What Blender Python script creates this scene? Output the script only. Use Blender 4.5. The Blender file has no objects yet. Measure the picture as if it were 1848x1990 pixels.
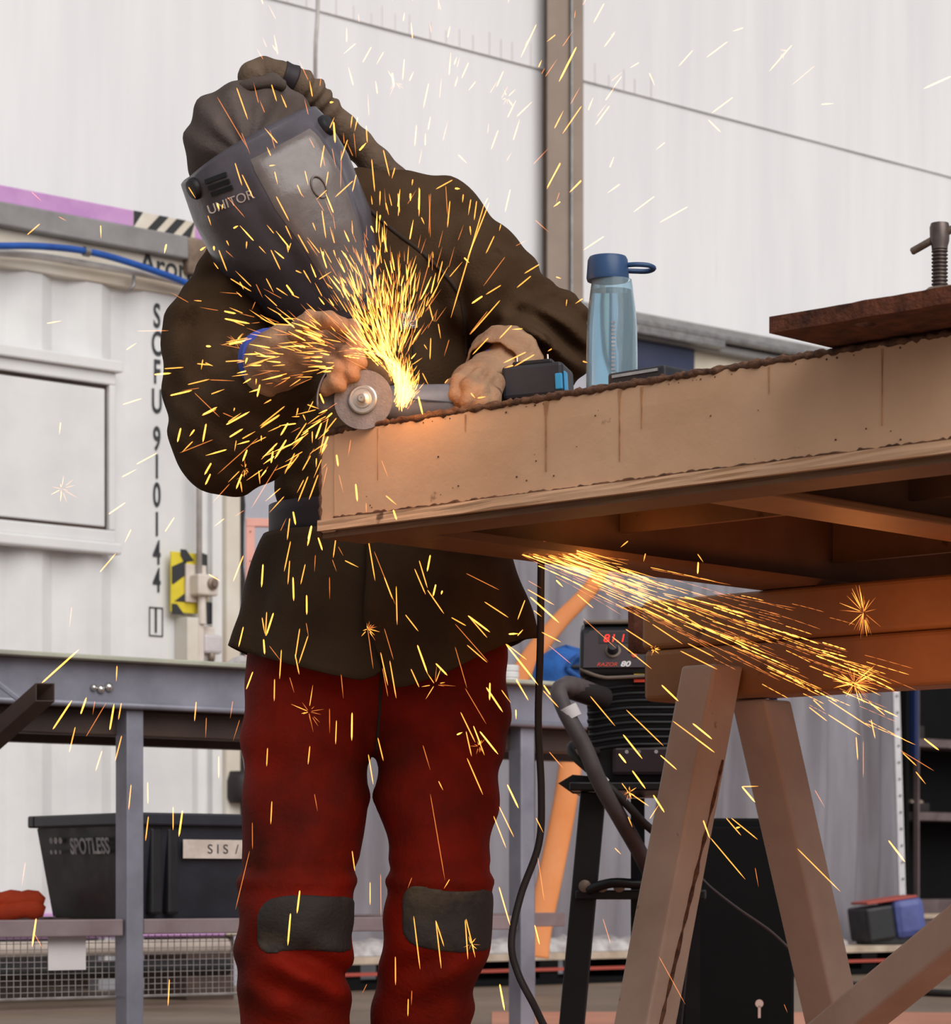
import bpy, bmesh, math, random
import numpy as np
from mathutils import Vector, Matrix, noise

random.seed(7)
rng = np.random.default_rng(11)
SC = bpy.context.scene
COL = SC.collection

# ------------------------------------------------------------------ camera
F_PX, W_PX, H_PX = 5450.0, 1848.0, 1990.0     # focal length and frame in pixels
CAM_Z, HORIZON = 0.47, 1720.0                 # eye height and horizon row
cam_data = bpy.data.cameras.new('camera')
cam_data.sensor_fit = 'HORIZONTAL'
cam_data.sensor_width = 36.0
cam_data.lens = 36.0 * F_PX / W_PX
cam_data.shift_y = (HORIZON - H_PX / 2) / W_PX
cam_data.clip_end = 200
cam_data.dof.use_dof = True
cam_data.dof.focus_distance = 4.25
cam_data.dof.aperture_fstop = 16.0
cam = bpy.data.objects.new('camera', cam_data)
cam.location = (0, 0, CAM_Z)
cam.rotation_euler = (math.pi / 2, 0, 0)
COL.objects.link(cam)
SC.camera = cam

# ------------------------------------------------------------------ world, sun, exposure
world = bpy.data.worlds.new('overcast_daylight')
SC.world = world
world.use_nodes = True
bg = world.node_tree.nodes['Background']
bg.inputs['Color'].default_value = (0.96, 0.97, 1.0, 1)
bg.inputs['Strength'].default_value = 0.36

sun_data = bpy.data.lights.new('daylight_sun', 'SUN')
sun_data.energy = 2.65
sun_data.angle = math.radians(55)
sun_data.color = (1.0, 0.97, 0.93)
sun = bpy.data.objects.new('daylight_sun', sun_data)
sun.rotation_euler = Vector((-0.42, 0.70, -0.58)).to_track_quat('-Z', 'Y').to_euler()
sun.location = (3, -3, 7)
COL.objects.link(sun)

vs = SC.view_settings
vs.view_transform = 'Standard'
vs.look = 'None'
vs.exposure = 0.0
vs.gamma = 1.0
vs.use_curve_mapping = False

# ------------------------------------------------------------------ helpers
def P(px, py, Y):
    """world point seen at photo position (px, py), at distance Y"""
    return Vector(((px - W_PX / 2) / F_PX * Y, Y, CAM_Z + (HORIZON - py) / F_PX * Y))

def lin(r, g, b):
    def c(v):
        v /= 255.0
        return v / 12.92 if v <= 0.04045 else ((v + 0.055) / 1.055) ** 2.4
    return (c(r), c(g), c(b), 1.0)

class MB:
    """collects verts and faces of one mesh"""
    def __init__(self):
        self.v, self.f, self.m = [], [], []
    def add(self, vs_, fs_, mi=0):
        o = len(self.v)
        self.v += [tuple(p) for p in vs_]
        self.f += [tuple(i + o for i in f) for f in fs_]
        self.m += [mi] * len(fs_)
        return self
    def box(self, x0, x1, y0, y1, z0, z1, M=None, mi=0):
        vs_ = [Vector(p) for p in ((x0, y0, z0), (x1, y0, z0), (x1, y1, z0), (x0, y1, z0),
                                   (x0, y0, z1), (x1, y0, z1), (x1, y1, z1), (x0, y1, z1))]
        if M is not None:
            vs_ = [M @ p for p in vs_]
        return self.add(vs_, [(3, 2, 1, 0), (4, 5, 6, 7), (0, 1, 5, 4), (1, 2, 6, 5), (2, 3, 7, 6), (3, 0, 4, 7)], mi)
    def bar(self, a, b, w, h, side=None, mi=0):
        """box along a-b; w across `side`, h across the third axis"""
        a, b = Vector(a), Vector(b)
        d = (b - a)
        L = d.length
        d.normalize()
        s = Vector(side) if side is not None else Vector((1, 0, 0))
        s = (s - d * s.dot(d)).normalized()
        t = d.cross(s)
        M = Matrix(((s.x, t.x, d.x, a.x), (s.y, t.y, d.y, a.y), (s.z, t.z, d.z, a.z), (0, 0, 0, 1)))
        return self.box(-w / 2, w / 2, -h / 2, h / 2, 0, L, M, mi)
    def tube(self, pts, r, n=10, cap=True, mi=0, closed=False):
        pts = [Vector(p) for p in pts]
        rs = r if isinstance(r, (list, tuple)) else [r] * len(pts)
        N = len(pts)
        up = None
        rings = []
        for i in range(N):
            if closed:
                t = pts[(i + 1) % N] - pts[i - 1]
            else:
                t = pts[min(i + 1, N - 1)] - pts[max(i - 1, 0)]
            t.normalize()
            if up is None:
                up = t.orthogonal().normalized()
            up = (up - t * up.dot(t)).normalized()
            s = t.cross(up)
            rings.append([pts[i] + (up * math.cos(k * 2 * math.pi / n) + s * math.sin(k * 2 * math.pi / n)) * rs[i] for k in range(n)])
        vs_ = [p for ring in rings for p in ring]
        fs_ = []
        for i in range(N if closed else N - 1):
            j = (i + 1) % N
            for k in range(n):
                l = (k + 1) % n
                fs_.append((i * n + k, i * n + l, j * n + l, j * n + k))
        if cap and not closed:
            fs_.append(tuple(range(n - 1, -1, -1)))
            fs_.append(tuple((N - 1) * n + k for k in range(n)))
        return self.add(vs_, fs_, mi)
    def lathe(self, prof, n=24, M=None, mi=0, cap=True):
        """prof: list of (radius, height) about local z"""
        vs_, fs_ = [], []
        for r, z in prof:
            for k in range(n):
                a = k * 2 * math.pi / n
                p = Vector((r * math.cos(a), r * math.sin(a), z))
                vs_.append(M @ p if M is not None else p)
        for i in range(len(prof) - 1):
            for k in range(n):
                l = (k + 1) % n
                fs_.append((i * n + k, i * n + l, (i + 1) * n + l, (i + 1) * n + k))
        if cap:
            if prof[0][0] > 1e-5: fs_.append(tuple(range(n - 1, -1, -1)))
            if prof[-1][0] > 1e-5: fs_.append(tuple((len(prof) - 1) * n + k for k in range(n)))
        return self.add(vs_, fs_, mi)
    def prism(self, poly, z0, z1, M=None, mi=0):
        n = len(poly)
        vs_ = [Vector((x, y, z0)) for x, y in poly] + [Vector((x, y, z1)) for x, y in poly]
        if M is not None:
            vs_ = [M @ p for p in vs_]
        fs_ = [tuple(range(n - 1, -1, -1)), tuple(range(n, 2 * n))]
        fs_ += [(k, (k + 1) % n, n + (k + 1) % n, n + k) for k in range(n)]
        return self.add(vs_, fs_, mi)
    def grid(self, rows, mi=0, wrap=False):
        """rows: equal-length lists of points"""
        n = len(rows[0])
        vs_ = [p for r in rows for p in r]
        fs_ = []
        for i in range(len(rows) - 1):
            for k in range(n if wrap else n - 1):
                l = (k + 1) % n
                fs_.append((i * n + k, i * n + l, (i + 1) * n + l, (i + 1) * n + k))
        return self.add(vs_, fs_, mi)

def tag(o, label=None, cat=None, group=None, kind=None):
    if label: o['label'] = label
    if cat: o['category'] = cat
    if group: o['group'] = group
    if kind: o['kind'] = kind
    return o

def thing(name, label, cat, loc=(0, 0, 0), rotz=0.0, group=None, kind=None):
    o = bpy.data.objects.new(name, None)
    o.empty_display_size = 0.1
    o.location = loc
    o.rotation_euler = (0, 0, rotz)
    COL.objects.link(o)
    return tag(o, label, cat, group, kind)

def local_matrix(o):
    chain = []
    while o is not None:
        chain.append(o)
        o = o.parent
    M = Matrix.Identity(4)
    for q in reversed(chain):
        M = M @ (Matrix.Translation(q.location) @ q.rotation_euler.to_matrix().to_4x4())
    return M

def obj(name, mb, mat, parent=None, loc=None, smooth=False, bevel=0.0, world=False, seg=2, solid=0.0, auto=None, sub=0):
    me = bpy.data.meshes.new(name)
    vs_ = mb.v
    if loc is not None and parent is None:
        vs_ = [(x - loc[0], y - loc[1], z - loc[2]) for x, y, z in vs_]
    if world and parent is not None:
        Mi = local_matrix(parent).inverted()
        vs_ = [tuple(Mi @ Vector(p)) for p in vs_]
    me.from_pydata(vs_, [], mb.f)
    mats = mat if isinstance(mat, (list, tuple)) else [mat]
    for m in mats:
        me.materials.append(m)
    if len(mats) > 1:
        me.polygons.foreach_set('material_index', mb.m)
    if smooth:
        me.polygons.foreach_set('use_smooth', [True] * len(me.polygons))
        if auto:
            me.set_sharp_from_angle(angle=math.radians(auto))
    me.validate()
    me.update()
    o = bpy.data.objects.new(name, me)
    COL.objects.link(o)
    if loc is not None:
        o.location = loc
    if parent is not None:
        o.parent = parent
    if solid:
        s = o.modifiers.new('thickness', 'SOLIDIFY')
        s.thickness = solid
        s.offset = 0
    if sub:
        s = o.modifiers.new('subdiv', 'SUBSURF')
        s.levels = s.render_levels = sub
    if bevel:
        b = o.modifiers.new('bevel', 'BEVEL')
        b.width = bevel
        b.segments = seg
        b.limit_method = 'ANGLE'
    return o

def text(name, body, size, mat, parent, M, xs=1.0, extrude=0.0006, align='CENTER', shear=0.0, bold=0.0):
    """flat lettering; M places it in the parent's frame (x along the line, y up the letters)"""
    cu = bpy.data.curves.new(name, 'FONT')
    cu.body = body
    cu.size = size
    cu.extrude = extrude
    cu.align_x = align
    cu.align_y = 'CENTER'
    cu.shear = shear
    cu.offset = bold
    t = bpy.data.objects.new(name, cu)
    COL.objects.link(t)
    dg = bpy.context.evaluated_depsgraph_get()
    me = bpy.data.meshes.new_from_object(t.evaluated_get(dg))
    bpy.data.objects.remove(t)
    me.transform(M @ Matrix.Diagonal((xs, 1, 1, 1)))
    me.materials.clear()
    me.materials.append(mat)
    o = bpy.data.objects.new(name, me)
    COL.objects.link(o)
    o.parent = parent
    return o

def frame(origin, xdir, ydir):
    x = Vector(xdir).normalized()
    y = Vector(ydir)
    y = (y - x * y.dot(x)).normalized()
    z = x.cross(y)
    o = Vector(origin)
    return Matrix(((x.x, y.x, z.x, o.x), (x.y, y.y, z.y, o.y), (x.z, y.z, z.z, o.z), (0, 0, 0, 1)))

def spline(pts, n=8):
    """Catmull-Rom through points"""
    pts = [Vector(p) for p in pts]
    out = []
    for i in range(len(pts) - 1):
        p0 = pts[max(i - 1, 0)]; p1 = pts[i]; p2 = pts[i + 1]; p3 = pts[min(i + 2, len(pts) - 1)]
        for k in range(n):
            t = k / n
            out.append(0.5 * ((2 * p1) + (p2 - p0) * t + (2 * p0 - 5 * p1 + 4 * p2 - p3) * t * t + (3 * p1 - p0 - 3 * p2 + p3) * t ** 3))
    out.append(pts[-1])
    return out

# ------------------------------------------------------------------ materials
def pmat(name, c1, c2=None, scale=6.0, rough=0.6, metal=0.0, bump=0.0, bscale=60.0, stain=None, drip=None,
         spec=0.5, stretch=(1, 1, 1), contrast=(0.35, 0.65), rvar=0.0, trans=0.0, ior=1.45, coat=0.0, alpha=1.0, sheen=0.0, ramp2=None):
    """procedural principled material: two-tone noise, optional stains (colour, threshold, scale),
    drips (colour, threshold, scale: vertical streaks), bump"""
    m = bpy.data.materials.new(name)
    m.use_nodes = True
    nt = m.node_tree
    N, L = nt.nodes, nt.links
    b = N['Principled BSDF']
    b.inputs['Roughness'].default_value = rough
    b.inputs['Metallic'].default_value = metal
    b.inputs['Specular IOR Level'].default_value = spec
    b.inputs['IOR'].default_value = ior
    b.inputs['Transmission Weight'].default_value = trans
    b.inputs['Coat Weight'].default_value = coat
    b.inputs['Alpha'].default_value = alpha
    b.inputs['Sheen Weight'].default_value = sheen
    tc = N.new('ShaderNodeTexCoord')
    def noise_ramp(sc, lo, hi, st=(1, 1, 1), detail=5.0):
        mp = N.new('ShaderNodeMapping')
        mp.inputs['Scale'].default_value = st
        L.new(tc.outputs['Object'], mp.inputs['Vector'])
        nz = N.new('ShaderNodeTexNoise')
        nz.inputs['Scale'].default_value = sc
        nz.inputs['Detail'].default_value = detail
        nz.inputs['Roughness'].default_value = 0.6
        L.new(mp.outputs['Vector'], nz.inputs['Vector'])
        mr = N.new('ShaderNodeMapRange')
        mr.inputs['From Min'].default_value = lo
        mr.inputs['From Max'].default_value = hi
        L.new(nz.outputs['Fac'], mr.inputs['Value'])
        return mr.outputs['Result']
    def mix(fac, a, bcol):
        mx = N.new('ShaderNodeMix')
        mx.data_type = 'RGBA'
        L.new(fac, mx.inputs['Factor'])
        if isinstance(a, tuple): mx.inputs['A'].default_value = a
        else: L.new(a, mx.inputs['A'])
        if isinstance(bcol, tuple): mx.inputs['B'].default_value = bcol
        else: L.new(bcol, mx.inputs['B'])
        return mx.outputs['Result']
    col = c1
    if c2 is not None:
        col = mix(noise_ramp(scale, contrast[0], contrast[1], stretch), c1, c2)
    if stain:
        for sc_, th, ssc in (stain if isinstance(stain, list) else [stain]):
            col = mix(noise_ramp(ssc, th, th + 0.06, detail=8.0), col, sc_)
    if drip:
        dc, th, dsc = drip
        col = mix(noise_ramp(dsc, th, th + 0.10, (1, 1, 0.06), 3.0), col, dc)
    if isinstance(col, tuple): b.inputs['Base Color'].default_value = col
    else: L.new(col, b.inputs['Base Color'])
    if rvar:
        r = noise_ramp(scale * 2.3, 0.3, 0.7)
        mr = N.new('ShaderNodeMapRange')
        mr.inputs['To Min'].default_value = max(rough - rvar, 0.02)
        mr.inputs['To Max'].default_value = min(rough + rvar, 1)
        L.new(r, mr.inputs['Value'])
        L.new(mr.outputs['Result'], b.inputs['Roughness'])
    if bump:
        h = noise_ramp(bscale, 0.2, 0.8, stretch)
        bp = N.new('ShaderNodeBump')
        bp.inputs['Strength'].default_value = bump
        bp.inputs['Distance'].default_value = 0.004
        L.new(h, bp.inputs['Height'])
        L.new(bp.outputs['Normal'], b.inputs['Normal'])
    return m

def emit(name, col, strength, additive=False):
    m = bpy.data.materials.new(name)
    m.use_nodes = True
    nt = m.node_tree
    nt.nodes.clear()
    out = nt.nodes.new('ShaderNodeOutputMaterial')
    e = nt.nodes.new('ShaderNodeEmission')
    e.inputs['Color'].default_value = col
    e.inputs['Strength'].default_value = strength
    if additive:
        t = nt.nodes.new('ShaderNodeBsdfTransparent')
        a = nt.nodes.new('ShaderNodeAddShader')
        nt.links.new(t.outputs[0], a.inputs[0])
        nt.links.new(e.outputs[0], a.inputs[1])
        nt.links.new(a.outputs[0], out.inputs['Surface'])
        m.cycles.emission_sampling = 'NONE'
    else:
        nt.links.new(e.outputs[0], out.inputs['Surface'])
    return m

rustd = lin(62, 34, 20)
M = {}
M['white_fabric'] = pmat('white_wall_sheet', lin(236, 234, 235), lin(226, 224, 226), 1.2, 0.6, bump=0.02, bscale=3.0, stretch=(3, 3, 0.25), drip=(lin(216, 208, 208), 0.72, 9.0))
M['cont_white'] = pmat('container_white_paint', lin(226, 226, 226), lin(214, 214, 215), 3.0, 0.55, bump=0.05, drip=(lin(196, 160, 120), 0.74, 7.0), stain=(lin(190, 170, 155), 0.76, 5.0))
M['cont_rusty'] = pmat('container_cream_paint', lin(222, 218, 208), lin(205, 192, 175), 2.0, 0.6, drip=(lin(165, 110, 55), 0.64, 9.0))
M['purple'] = pmat('faded_purple_paint', lin(206, 158, 208), lin(190, 140, 196), 6.0, 0.6, stain=(lin(150, 110, 130), 0.70, 9.0))
M['grey_rail'] = pmat('weathered_grey_rail', lin(150, 148, 148), lin(128, 126, 126), 5.0, 0.6, stain=(lin(100, 88, 78), 0.70, 12.0))
M['cabin_wall'] = pmat('cabin_pale_wall', lin(184, 184, 192), lin(166, 166, 176), 2.0, 0.6)
M['cabin_cream'] = pmat('cabin_cream_wall', lin(225, 215, 195), None, 2.0, 0.6, drip=(lin(170, 110, 60), 0.68, 6.0))
M['galv'] = pmat('galvanised_steel', lin(160, 158, 158), lin(135, 132, 132), 20.0, 0.45, 0.6)
M['floor'] = pmat('concrete_floor', lin(132, 114, 98), lin(108, 90, 75), 1.3, 0.55, bump=0.08, bscale=20.0, stain=(lin(96, 80, 68), 0.62, 2.0))
M['floor_orange'] = pmat('salmon_floor_tone', lin(205, 140, 112), lin(176, 112, 86), 1.5, 0.5, stain=(lin(140, 105, 88), 0.62, 3.0))
M['beam_paint'] = pmat('beige_beam_paint', lin(226, 182, 146), lin(212, 168, 132), 5.0, 0.55, bump=0.12, bscale=40.0,
                       stain=[(lin(120, 88, 66), 0.66, 16.0), (rustd, 0.71, 26.0)], drip=(lin(120, 84, 62), 0.70, 14.0))
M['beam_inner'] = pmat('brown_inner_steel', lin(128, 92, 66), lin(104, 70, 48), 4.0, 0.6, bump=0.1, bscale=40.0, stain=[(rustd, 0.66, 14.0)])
M['weld'] = pmat('rusty_weld_bead', lin(120, 82, 58), lin(66, 38, 24), 60.0, 0.7, bump=0.5, bscale=160.0)
M['tube_orange'] = pmat('ochre_primed_steel', lin(166, 118, 76), lin(142, 96, 60), 4.0, 0.55, bump=0.1, bscale=40.0, stain=[(lin(110, 74, 48), 0.64, 12.0), (rustd, 0.72, 22.0)])
M['trestle'] = pmat('taupe_trestle_paint', lin(200, 178, 160), lin(180, 156, 138), 5.0, 0.55, bump=0.1, bscale=40.0,
                    stain=[(lin(128, 84, 52), 0.67, 13.0), (lin(70, 44, 28), 0.73, 22.0)])
M['rust'] = pmat('dark_rust', lin(112, 62, 42), lin(78, 40, 28), 14.0, 0.8, bump=0.6, bscale=70.0)
M['rust_edge'] = pmat('flame_cut_rust', lin(120, 66, 42), lin(70, 36, 24), 30.0, 0.85, bump=0.8, bscale=120.0)
M['clamp'] = pmat('worn_clamp_steel', lin(150, 134, 120), lin(110, 92, 80), 16.0, 0.5, 0.4, bump=0.2, bscale=90.0)
M['screw'] = pmat('dark_screw_steel', lin(120, 108, 104), lin(84, 72, 68), 20.0, 0.4, 0.6)
M['bench'] = pmat('grey_bench_paint', lin(148, 148, 162), lin(120, 120, 132), 5.0, 0.42, 0.2, stain=(lin(96, 92, 96), 0.66, 10.0))
M['bench_top'] = pmat('bench_plate_edge', lin(188, 190, 172), lin(160, 160, 148), 5.0, 0.5, 0.1)
M['bench_dark'] = pmat('dark_bench_steel', lin(78, 60, 52), lin(56, 42, 38), 5.0, 0.5)
M['shelf'] = pmat('mauve_grey_shelf', lin(150, 134, 136), lin(128, 110, 114), 6.0, 0.5)
M['wire'] = pmat('galvanised_wire', lin(176, 170, 168), lin(140, 132, 132), 20.0, 0.45, 0.3)
M['black_plastic'] = pmat('black_plastic', lin(34, 34, 38), lin(27, 27, 30), 8.0, 0.45, bump=0.05, rvar=0.1)
M['lit_black'] = pmat('bluish_lit_black_plastic', lin(46, 48, 58), lin(36, 37, 44), 8.0, 0.42, bump=0.05, stain=(lin(78, 78, 84), 0.72, 18.0))  # tote plastic with the bluish light on its face put into the colour
M['black_metal'] = pmat('black_powder_coat', lin(26, 24, 26), lin(20, 18, 20), 8.0, 0.4, rvar=0.1)
M['rubber'] = pmat('dark_rubber', lin(42, 36, 36), lin(32, 27, 27), 8.0, 0.6)
M['grey_hose'] = pmat('grey_cable_sleeve', lin(92, 82, 84), lin(70, 62, 64), 10.0, 0.6)
M['white_print'] = pmat('white_print', lin(215, 212, 212), None, rough=0.6)
M['grey_print'] = pmat('pale_grey_print', lin(186, 182, 184), lin(120, 118, 120), 30.0, 0.6)
M['black_print'] = pmat('black_print', lin(44, 46, 50), lin(58, 60, 64), 8.0, 0.6)
M['paper'] = pmat('white_paper', lin(226, 220, 222), lin(212, 206, 208), 5.0, 0.7)
M['tape'] = pmat('masking_tape', lin(222, 208, 198), lin(196, 180, 170), 14.0, 0.7, bump=0.2)
M['blue_hose'] = pmat('blue_hose', lin(38, 92, 178), lin(28, 72, 150), 10.0, 0.4)
M['conduit'] = pmat('pale_conduit', lin(205, 200, 196), lin(178, 172, 168), 10.0, 0.5)
M['box_plastic'] = pmat('cream_electrical_plastic', lin(222, 212, 202), lin(202, 190, 180), 8.0, 0.45)
M['hazard_yellow'] = pmat('hazard_yellow', lin(228, 208, 60), lin(206, 186, 46), 6.0, 0.5)
M['hazard_black'] = pmat('hazard_black', lin(52, 52, 54), None, rough=0.5)
M['hazard_white'] = pmat('hazard_white', lin(232, 226, 216), lin(210, 196, 176), 6.0, 0.55)
M['pink'] = pmat('salmon_pink_steel', lin(238, 178, 164), lin(226, 160, 146), 6.0, 0.55)
M['column'] = pmat('taupe_steel_column', lin(150, 132, 118), lin(136, 118, 104), 3.0, 0.5)
M['jacket'] = pmat('olive_brown_wool', lin(78, 60, 44), lin(63, 46, 32), 7.0, 0.9, bump=0.35, bscale=260.0, stain=(lin(60, 43, 30), 0.60, 10.0), spec=0.08)
M['jacket_low'] = pmat('olive_brown_leather_skirt', lin(70, 55, 40), lin(57, 43, 31), 6.0, 0.8, bump=0.3, bscale=180.0, stain=(lin(90, 62, 30), 0.70, 6.0), spec=0.12)
M['seam'] = pmat('dark_seam', lin(52, 40, 32), None, rough=0.9)
M['belt'] = pmat('dark_belt_leather', lin(48, 38, 44), lin(38, 30, 34), 8.0, 0.6)
M['trouser'] = pmat('red_leather_trousers', lin(138, 25, 7), lin(52, 19, 11), 3.6, 0.75, bump=0.35, bscale=120.0, spec=0.15, contrast=(0.38, 0.70))
M['knee'] = pmat('charcoal_knee_patch', lin(52, 46, 44), lin(92, 78, 62), 7.0, 0.75, bump=0.4, bscale=120.0, contrast=(0.5, 0.66))
M['glove'] = pmat('tan_leather_glove', lin(178, 140, 108), lin(146, 108, 82), 14.0, 0.75, bump=0.4, bscale=150.0, stain=(lin(110, 78, 58), 0.63, 18.0))
M['blue_trim'] = pmat('blue_glove_lining', lin(60, 80, 170), None, rough=0.8)
M['helmet'] = pmat('dark_grey_helmet_shell', lin(92, 86, 94), lin(72, 66, 72), 9.0, 0.27, bump=0.05, bscale=90.0, rvar=0.06, spec=0.7)
M['helmet_front'] = pmat('scuffed_helmet_front', lin(124, 114, 110), lin(100, 90, 88), 10.0, 0.30, bump=0.1, bscale=60.0, rvar=0.1, spec=0.7)
M['hood'] = pmat('brown_hood_cloth', lin(102, 90, 86), lin(84, 72, 66), 8.0, 0.85, bump=0.3, bscale=200.0, spec=0.2)
M['hose_cover'] = pmat('brown_hose_cover', lin(110, 90, 72), lin(86, 68, 54), 12.0, 0.8, bump=0.4, bscale=120.0)
M['skin'] = pmat('skin_and_underwear', lin(190, 140, 115), None, rough=0.6)
M['boot'] = pmat('black_boot_leather', lin(34, 30, 28), lin(46, 40, 36), 8.0, 0.5)
M['disc'] = pmat('grey_cutting_disc', lin(132, 128, 134), lin(112, 108, 112), 30.0, 0.6, bump=0.3, bscale=300.0)
M['steel'] = pmat('bright_steel', lin(214, 212, 210), lin(190, 188, 186), 30.0, 0.28, 0.85)
M['guard'] = pmat('worn_guard_steel', lin(150, 144, 146), lin(120, 114, 116), 20.0, 0.4, 0.5)
M['tool_grey'] = pmat('grey_tool_casing', lin(120, 120, 128), lin(100, 100, 106), 12.0, 0.45)
M['tool_black'] = pmat('black_tool_casing', lin(52, 52, 60), lin(40, 40, 46), 12.0, 0.5)
M['cyan'] = pmat('cyan_clip_plastic', lin(60, 160, 214), None, rough=0.4)
M['bottle'] = pmat('blue_tinted_bottle', lin(214, 236, 247), None, rough=0.05, trans=0.85, ior=1.2, spec=0.6)
M['water'] = pmat('water', lin(214, 234, 244), None, rough=0.02, trans=1.0, ior=1.2)
M['navy'] = pmat('navy_lid_plastic', lin(52, 82, 124), lin(44, 70, 108), 8.0, 0.4)
M['window_blue'] = pmat('dark_blue_glass', lin(52, 58, 84), lin(66, 70, 94), 3.0, 0.12)
M['plastic_sheet'] = pmat('clear_plastic_sheeting', lin(152, 149, 158), lin(126, 118, 123), 1.6, 0.22, spec=0.8, stretch=(2, 2, 0.4), bump=0.3, bscale=6.0, alpha=0.82)
M['orange_soft'] = pmat('orange_strap', lin(238, 158, 104), lin(228, 140, 78), 4.0, 0.6)
M['orange_cloth'] = pmat('orange_red_cloth', lin(206, 74, 36), lin(176, 56, 26), 8.0, 0.8)
M['blue_cloth'] = pmat('blue_bag_cloth', lin(36, 98, 176), lin(20, 62, 124), 9.0, 0.7, bump=0.3, bscale=60.0)
M['rack_dark'] = pmat('near_black_rack', lin(12, 11, 12), lin(9, 8, 9), 6.0, 0.8, spec=0.2)
M['rack_shelf'] = pmat('mauve_rack_edge', lin(108, 94, 94), lin(86, 72, 72), 8.0, 0.6)
M['navy_post'] = pmat('navy_rack_post', lin(28, 42, 84), None, rough=0.5)
M['white_post'] = pmat('white_perforated_post', lin(222, 220, 224), lin(204, 200, 204), 10.0, 0.5)
M['pallet_wood'] = pmat('pale_pallet_timber', lin(196, 178, 160), lin(166, 146, 128), 8.0, 0.75, bump=0.3)
M['foil'] = pmat('crumpled_clear_film', lin(200, 196, 196), lin(150, 140, 138), 14.0, 0.2, spec=0.8, bump=0.8, bscale=30.0)
M['red_line'] = pmat('red_painted_bar', lin(170, 76, 64), None, rough=0.6)
M['tool_blue'] = pmat('blue_tool_case', lin(86, 96, 156), lin(70, 78, 132), 8.0, 0.5)
M['pale_pipe'] = pmat('pale_plastic_pipe', lin(190, 176, 164), lin(168, 154, 146), 5.0, 0.4)
M['keyhole'] = pmat('bare_metal_keyhole', lin(206, 176, 166), None, rough=0.5)
M['red_print'] = pmat('red_print', lin(214, 66, 40), None, rough=0.5)
M['panel_face'] = pmat('dark_plum_panel', lin(52, 38, 44), lin(46, 34, 38), 6.0, 0.4)
M['lid_grey'] = pmat('warm_grey_welder_lid', lin(120, 104, 92), lin(98, 84, 74), 8.0, 0.5)
M['yellow_strip'] = pmat('yellow_strip', lin(206, 170, 40), None, rough=0.5)
M['digit'] = emit('red_led_digits', (1.0, 0.05, 0.04, 1), 1.6)
# ================================================================== the setting
WO = Vector((-1.836, 10.83, 0.0))            # foot of the container side, left edge of the frame
WR = math.atan2(0.663, 0.749)                # it runs off to the right
WX, WYn = Vector((math.cos(WR), math.sin(WR), 0)), Vector((-math.sin(WR), math.cos(WR), 0))
def wl(px, py, off=0.0):
    """(s, z) on the plane of the container side, moved `off` behind it"""
    o = WO + WYn * off
    k = (px - W_PX / 2) / F_PX
    s = (k * o.y - o.x) / (WX.x - k * WX.y)
    Y = o.y + WX.y * s
    return s, CAM_Z + (HORIZON - py) / F_PX * Y

# floor: concrete, with a salmon coloured lane on the right
o = obj('floor', MB().box(-9, 12, -4, 26, -0.12, 0.0), M['floor'])
tag(o, 'grey brown concrete workshop floor', kind='structure')
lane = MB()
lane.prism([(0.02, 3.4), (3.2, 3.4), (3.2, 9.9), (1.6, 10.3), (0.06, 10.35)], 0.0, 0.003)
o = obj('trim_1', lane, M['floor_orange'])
tag(o, 'salmon coloured lane on the concrete floor', kind='structure')

# tall white wall of sheeting behind everything
WB = 2.6
wall = thing('wall_back', 'tall white sheeted wall behind the container row', None, WO, WR, kind='structure')
sz = [wl(p, q, WB) for p, q in ((640, 20), (1060, 137), (1140, 165), (1848, 345))]
seam = sum(z for s, z in sz) / len(sz)
def sheet(z0, z1, y, amp, name):
    m = MB()
    rows = []
    ns, nz = 90, 5
    for i in range(nz + 1):
        z = z0 + (z1 - z0) * i / nz
        rows.append([Vector((-7 + 25 * k / ns, y + amp * math.sin(k * 1.7 + i * 0.6) * math.sin(k * 0.37), z)) for k in range(ns + 1)])
    m.grid(rows)
    return obj(name, m, M['white_fabric'], wall, smooth=True)
sheet(0.0, seam + 0.05, WB, 0.002, 'lower_sheet')
sheet(seam, 9.0, WB - 0.008, 0.002, 'upper_sheet')
m = MB()
for k in range(46):
    s = 1.2 + 0.11 * k + random.uniform(-.03, .03)
    h = random.uniform(0.05, 0.5 if k < 10 else 0.14)
    m.box(s, s + 0.004, WB - 0.0125, WB - 0.010, seam, seam + h)
obj('drip_stains', m, pmat('faint_drip_paint', lin(222, 212, 213), None, rough=0.7), wall)['kind'] = 'stuff'
m = MB().box(-7, 18, WB - 0.012, WB - 0.002, seam - 0.003, seam)
obj('hem', m, M['conduit'], wall)

# tall steel column in front of the sheeting
cs, _ = wl(1098, 300, 2.46)
base = WO + WX * cs + WYn * 2.46
col = thing('steel_column', 'tall taupe steel column rising in front of the white wall', 'column', (base.x, base.y, 0), math.radians(14))
w = 75.0 / F_PX * base.y
m = MB().box(-w / 2, w * 0.10, -0.02, 0.0, 0, 8.5)
obj('flange', m, M['column'], col, bevel=0.004)
m = MB().box(w * 0.10, w * 0.16, -0.045, 0.1, 0, 8.5)
obj('web_edge', m, M['galv'], col, bevel=0.004)
m = MB().box(w * 0.16, w / 2, 0.0, 0.02, 0, 8.5)
obj('inner_flange', m, M['column'], col, bevel=0.004)
m = MB().box(-w / 2, w / 2, 0.10, 0.12, 0, 8.5)
obj('back_flange', m, M['column'], col)

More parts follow.
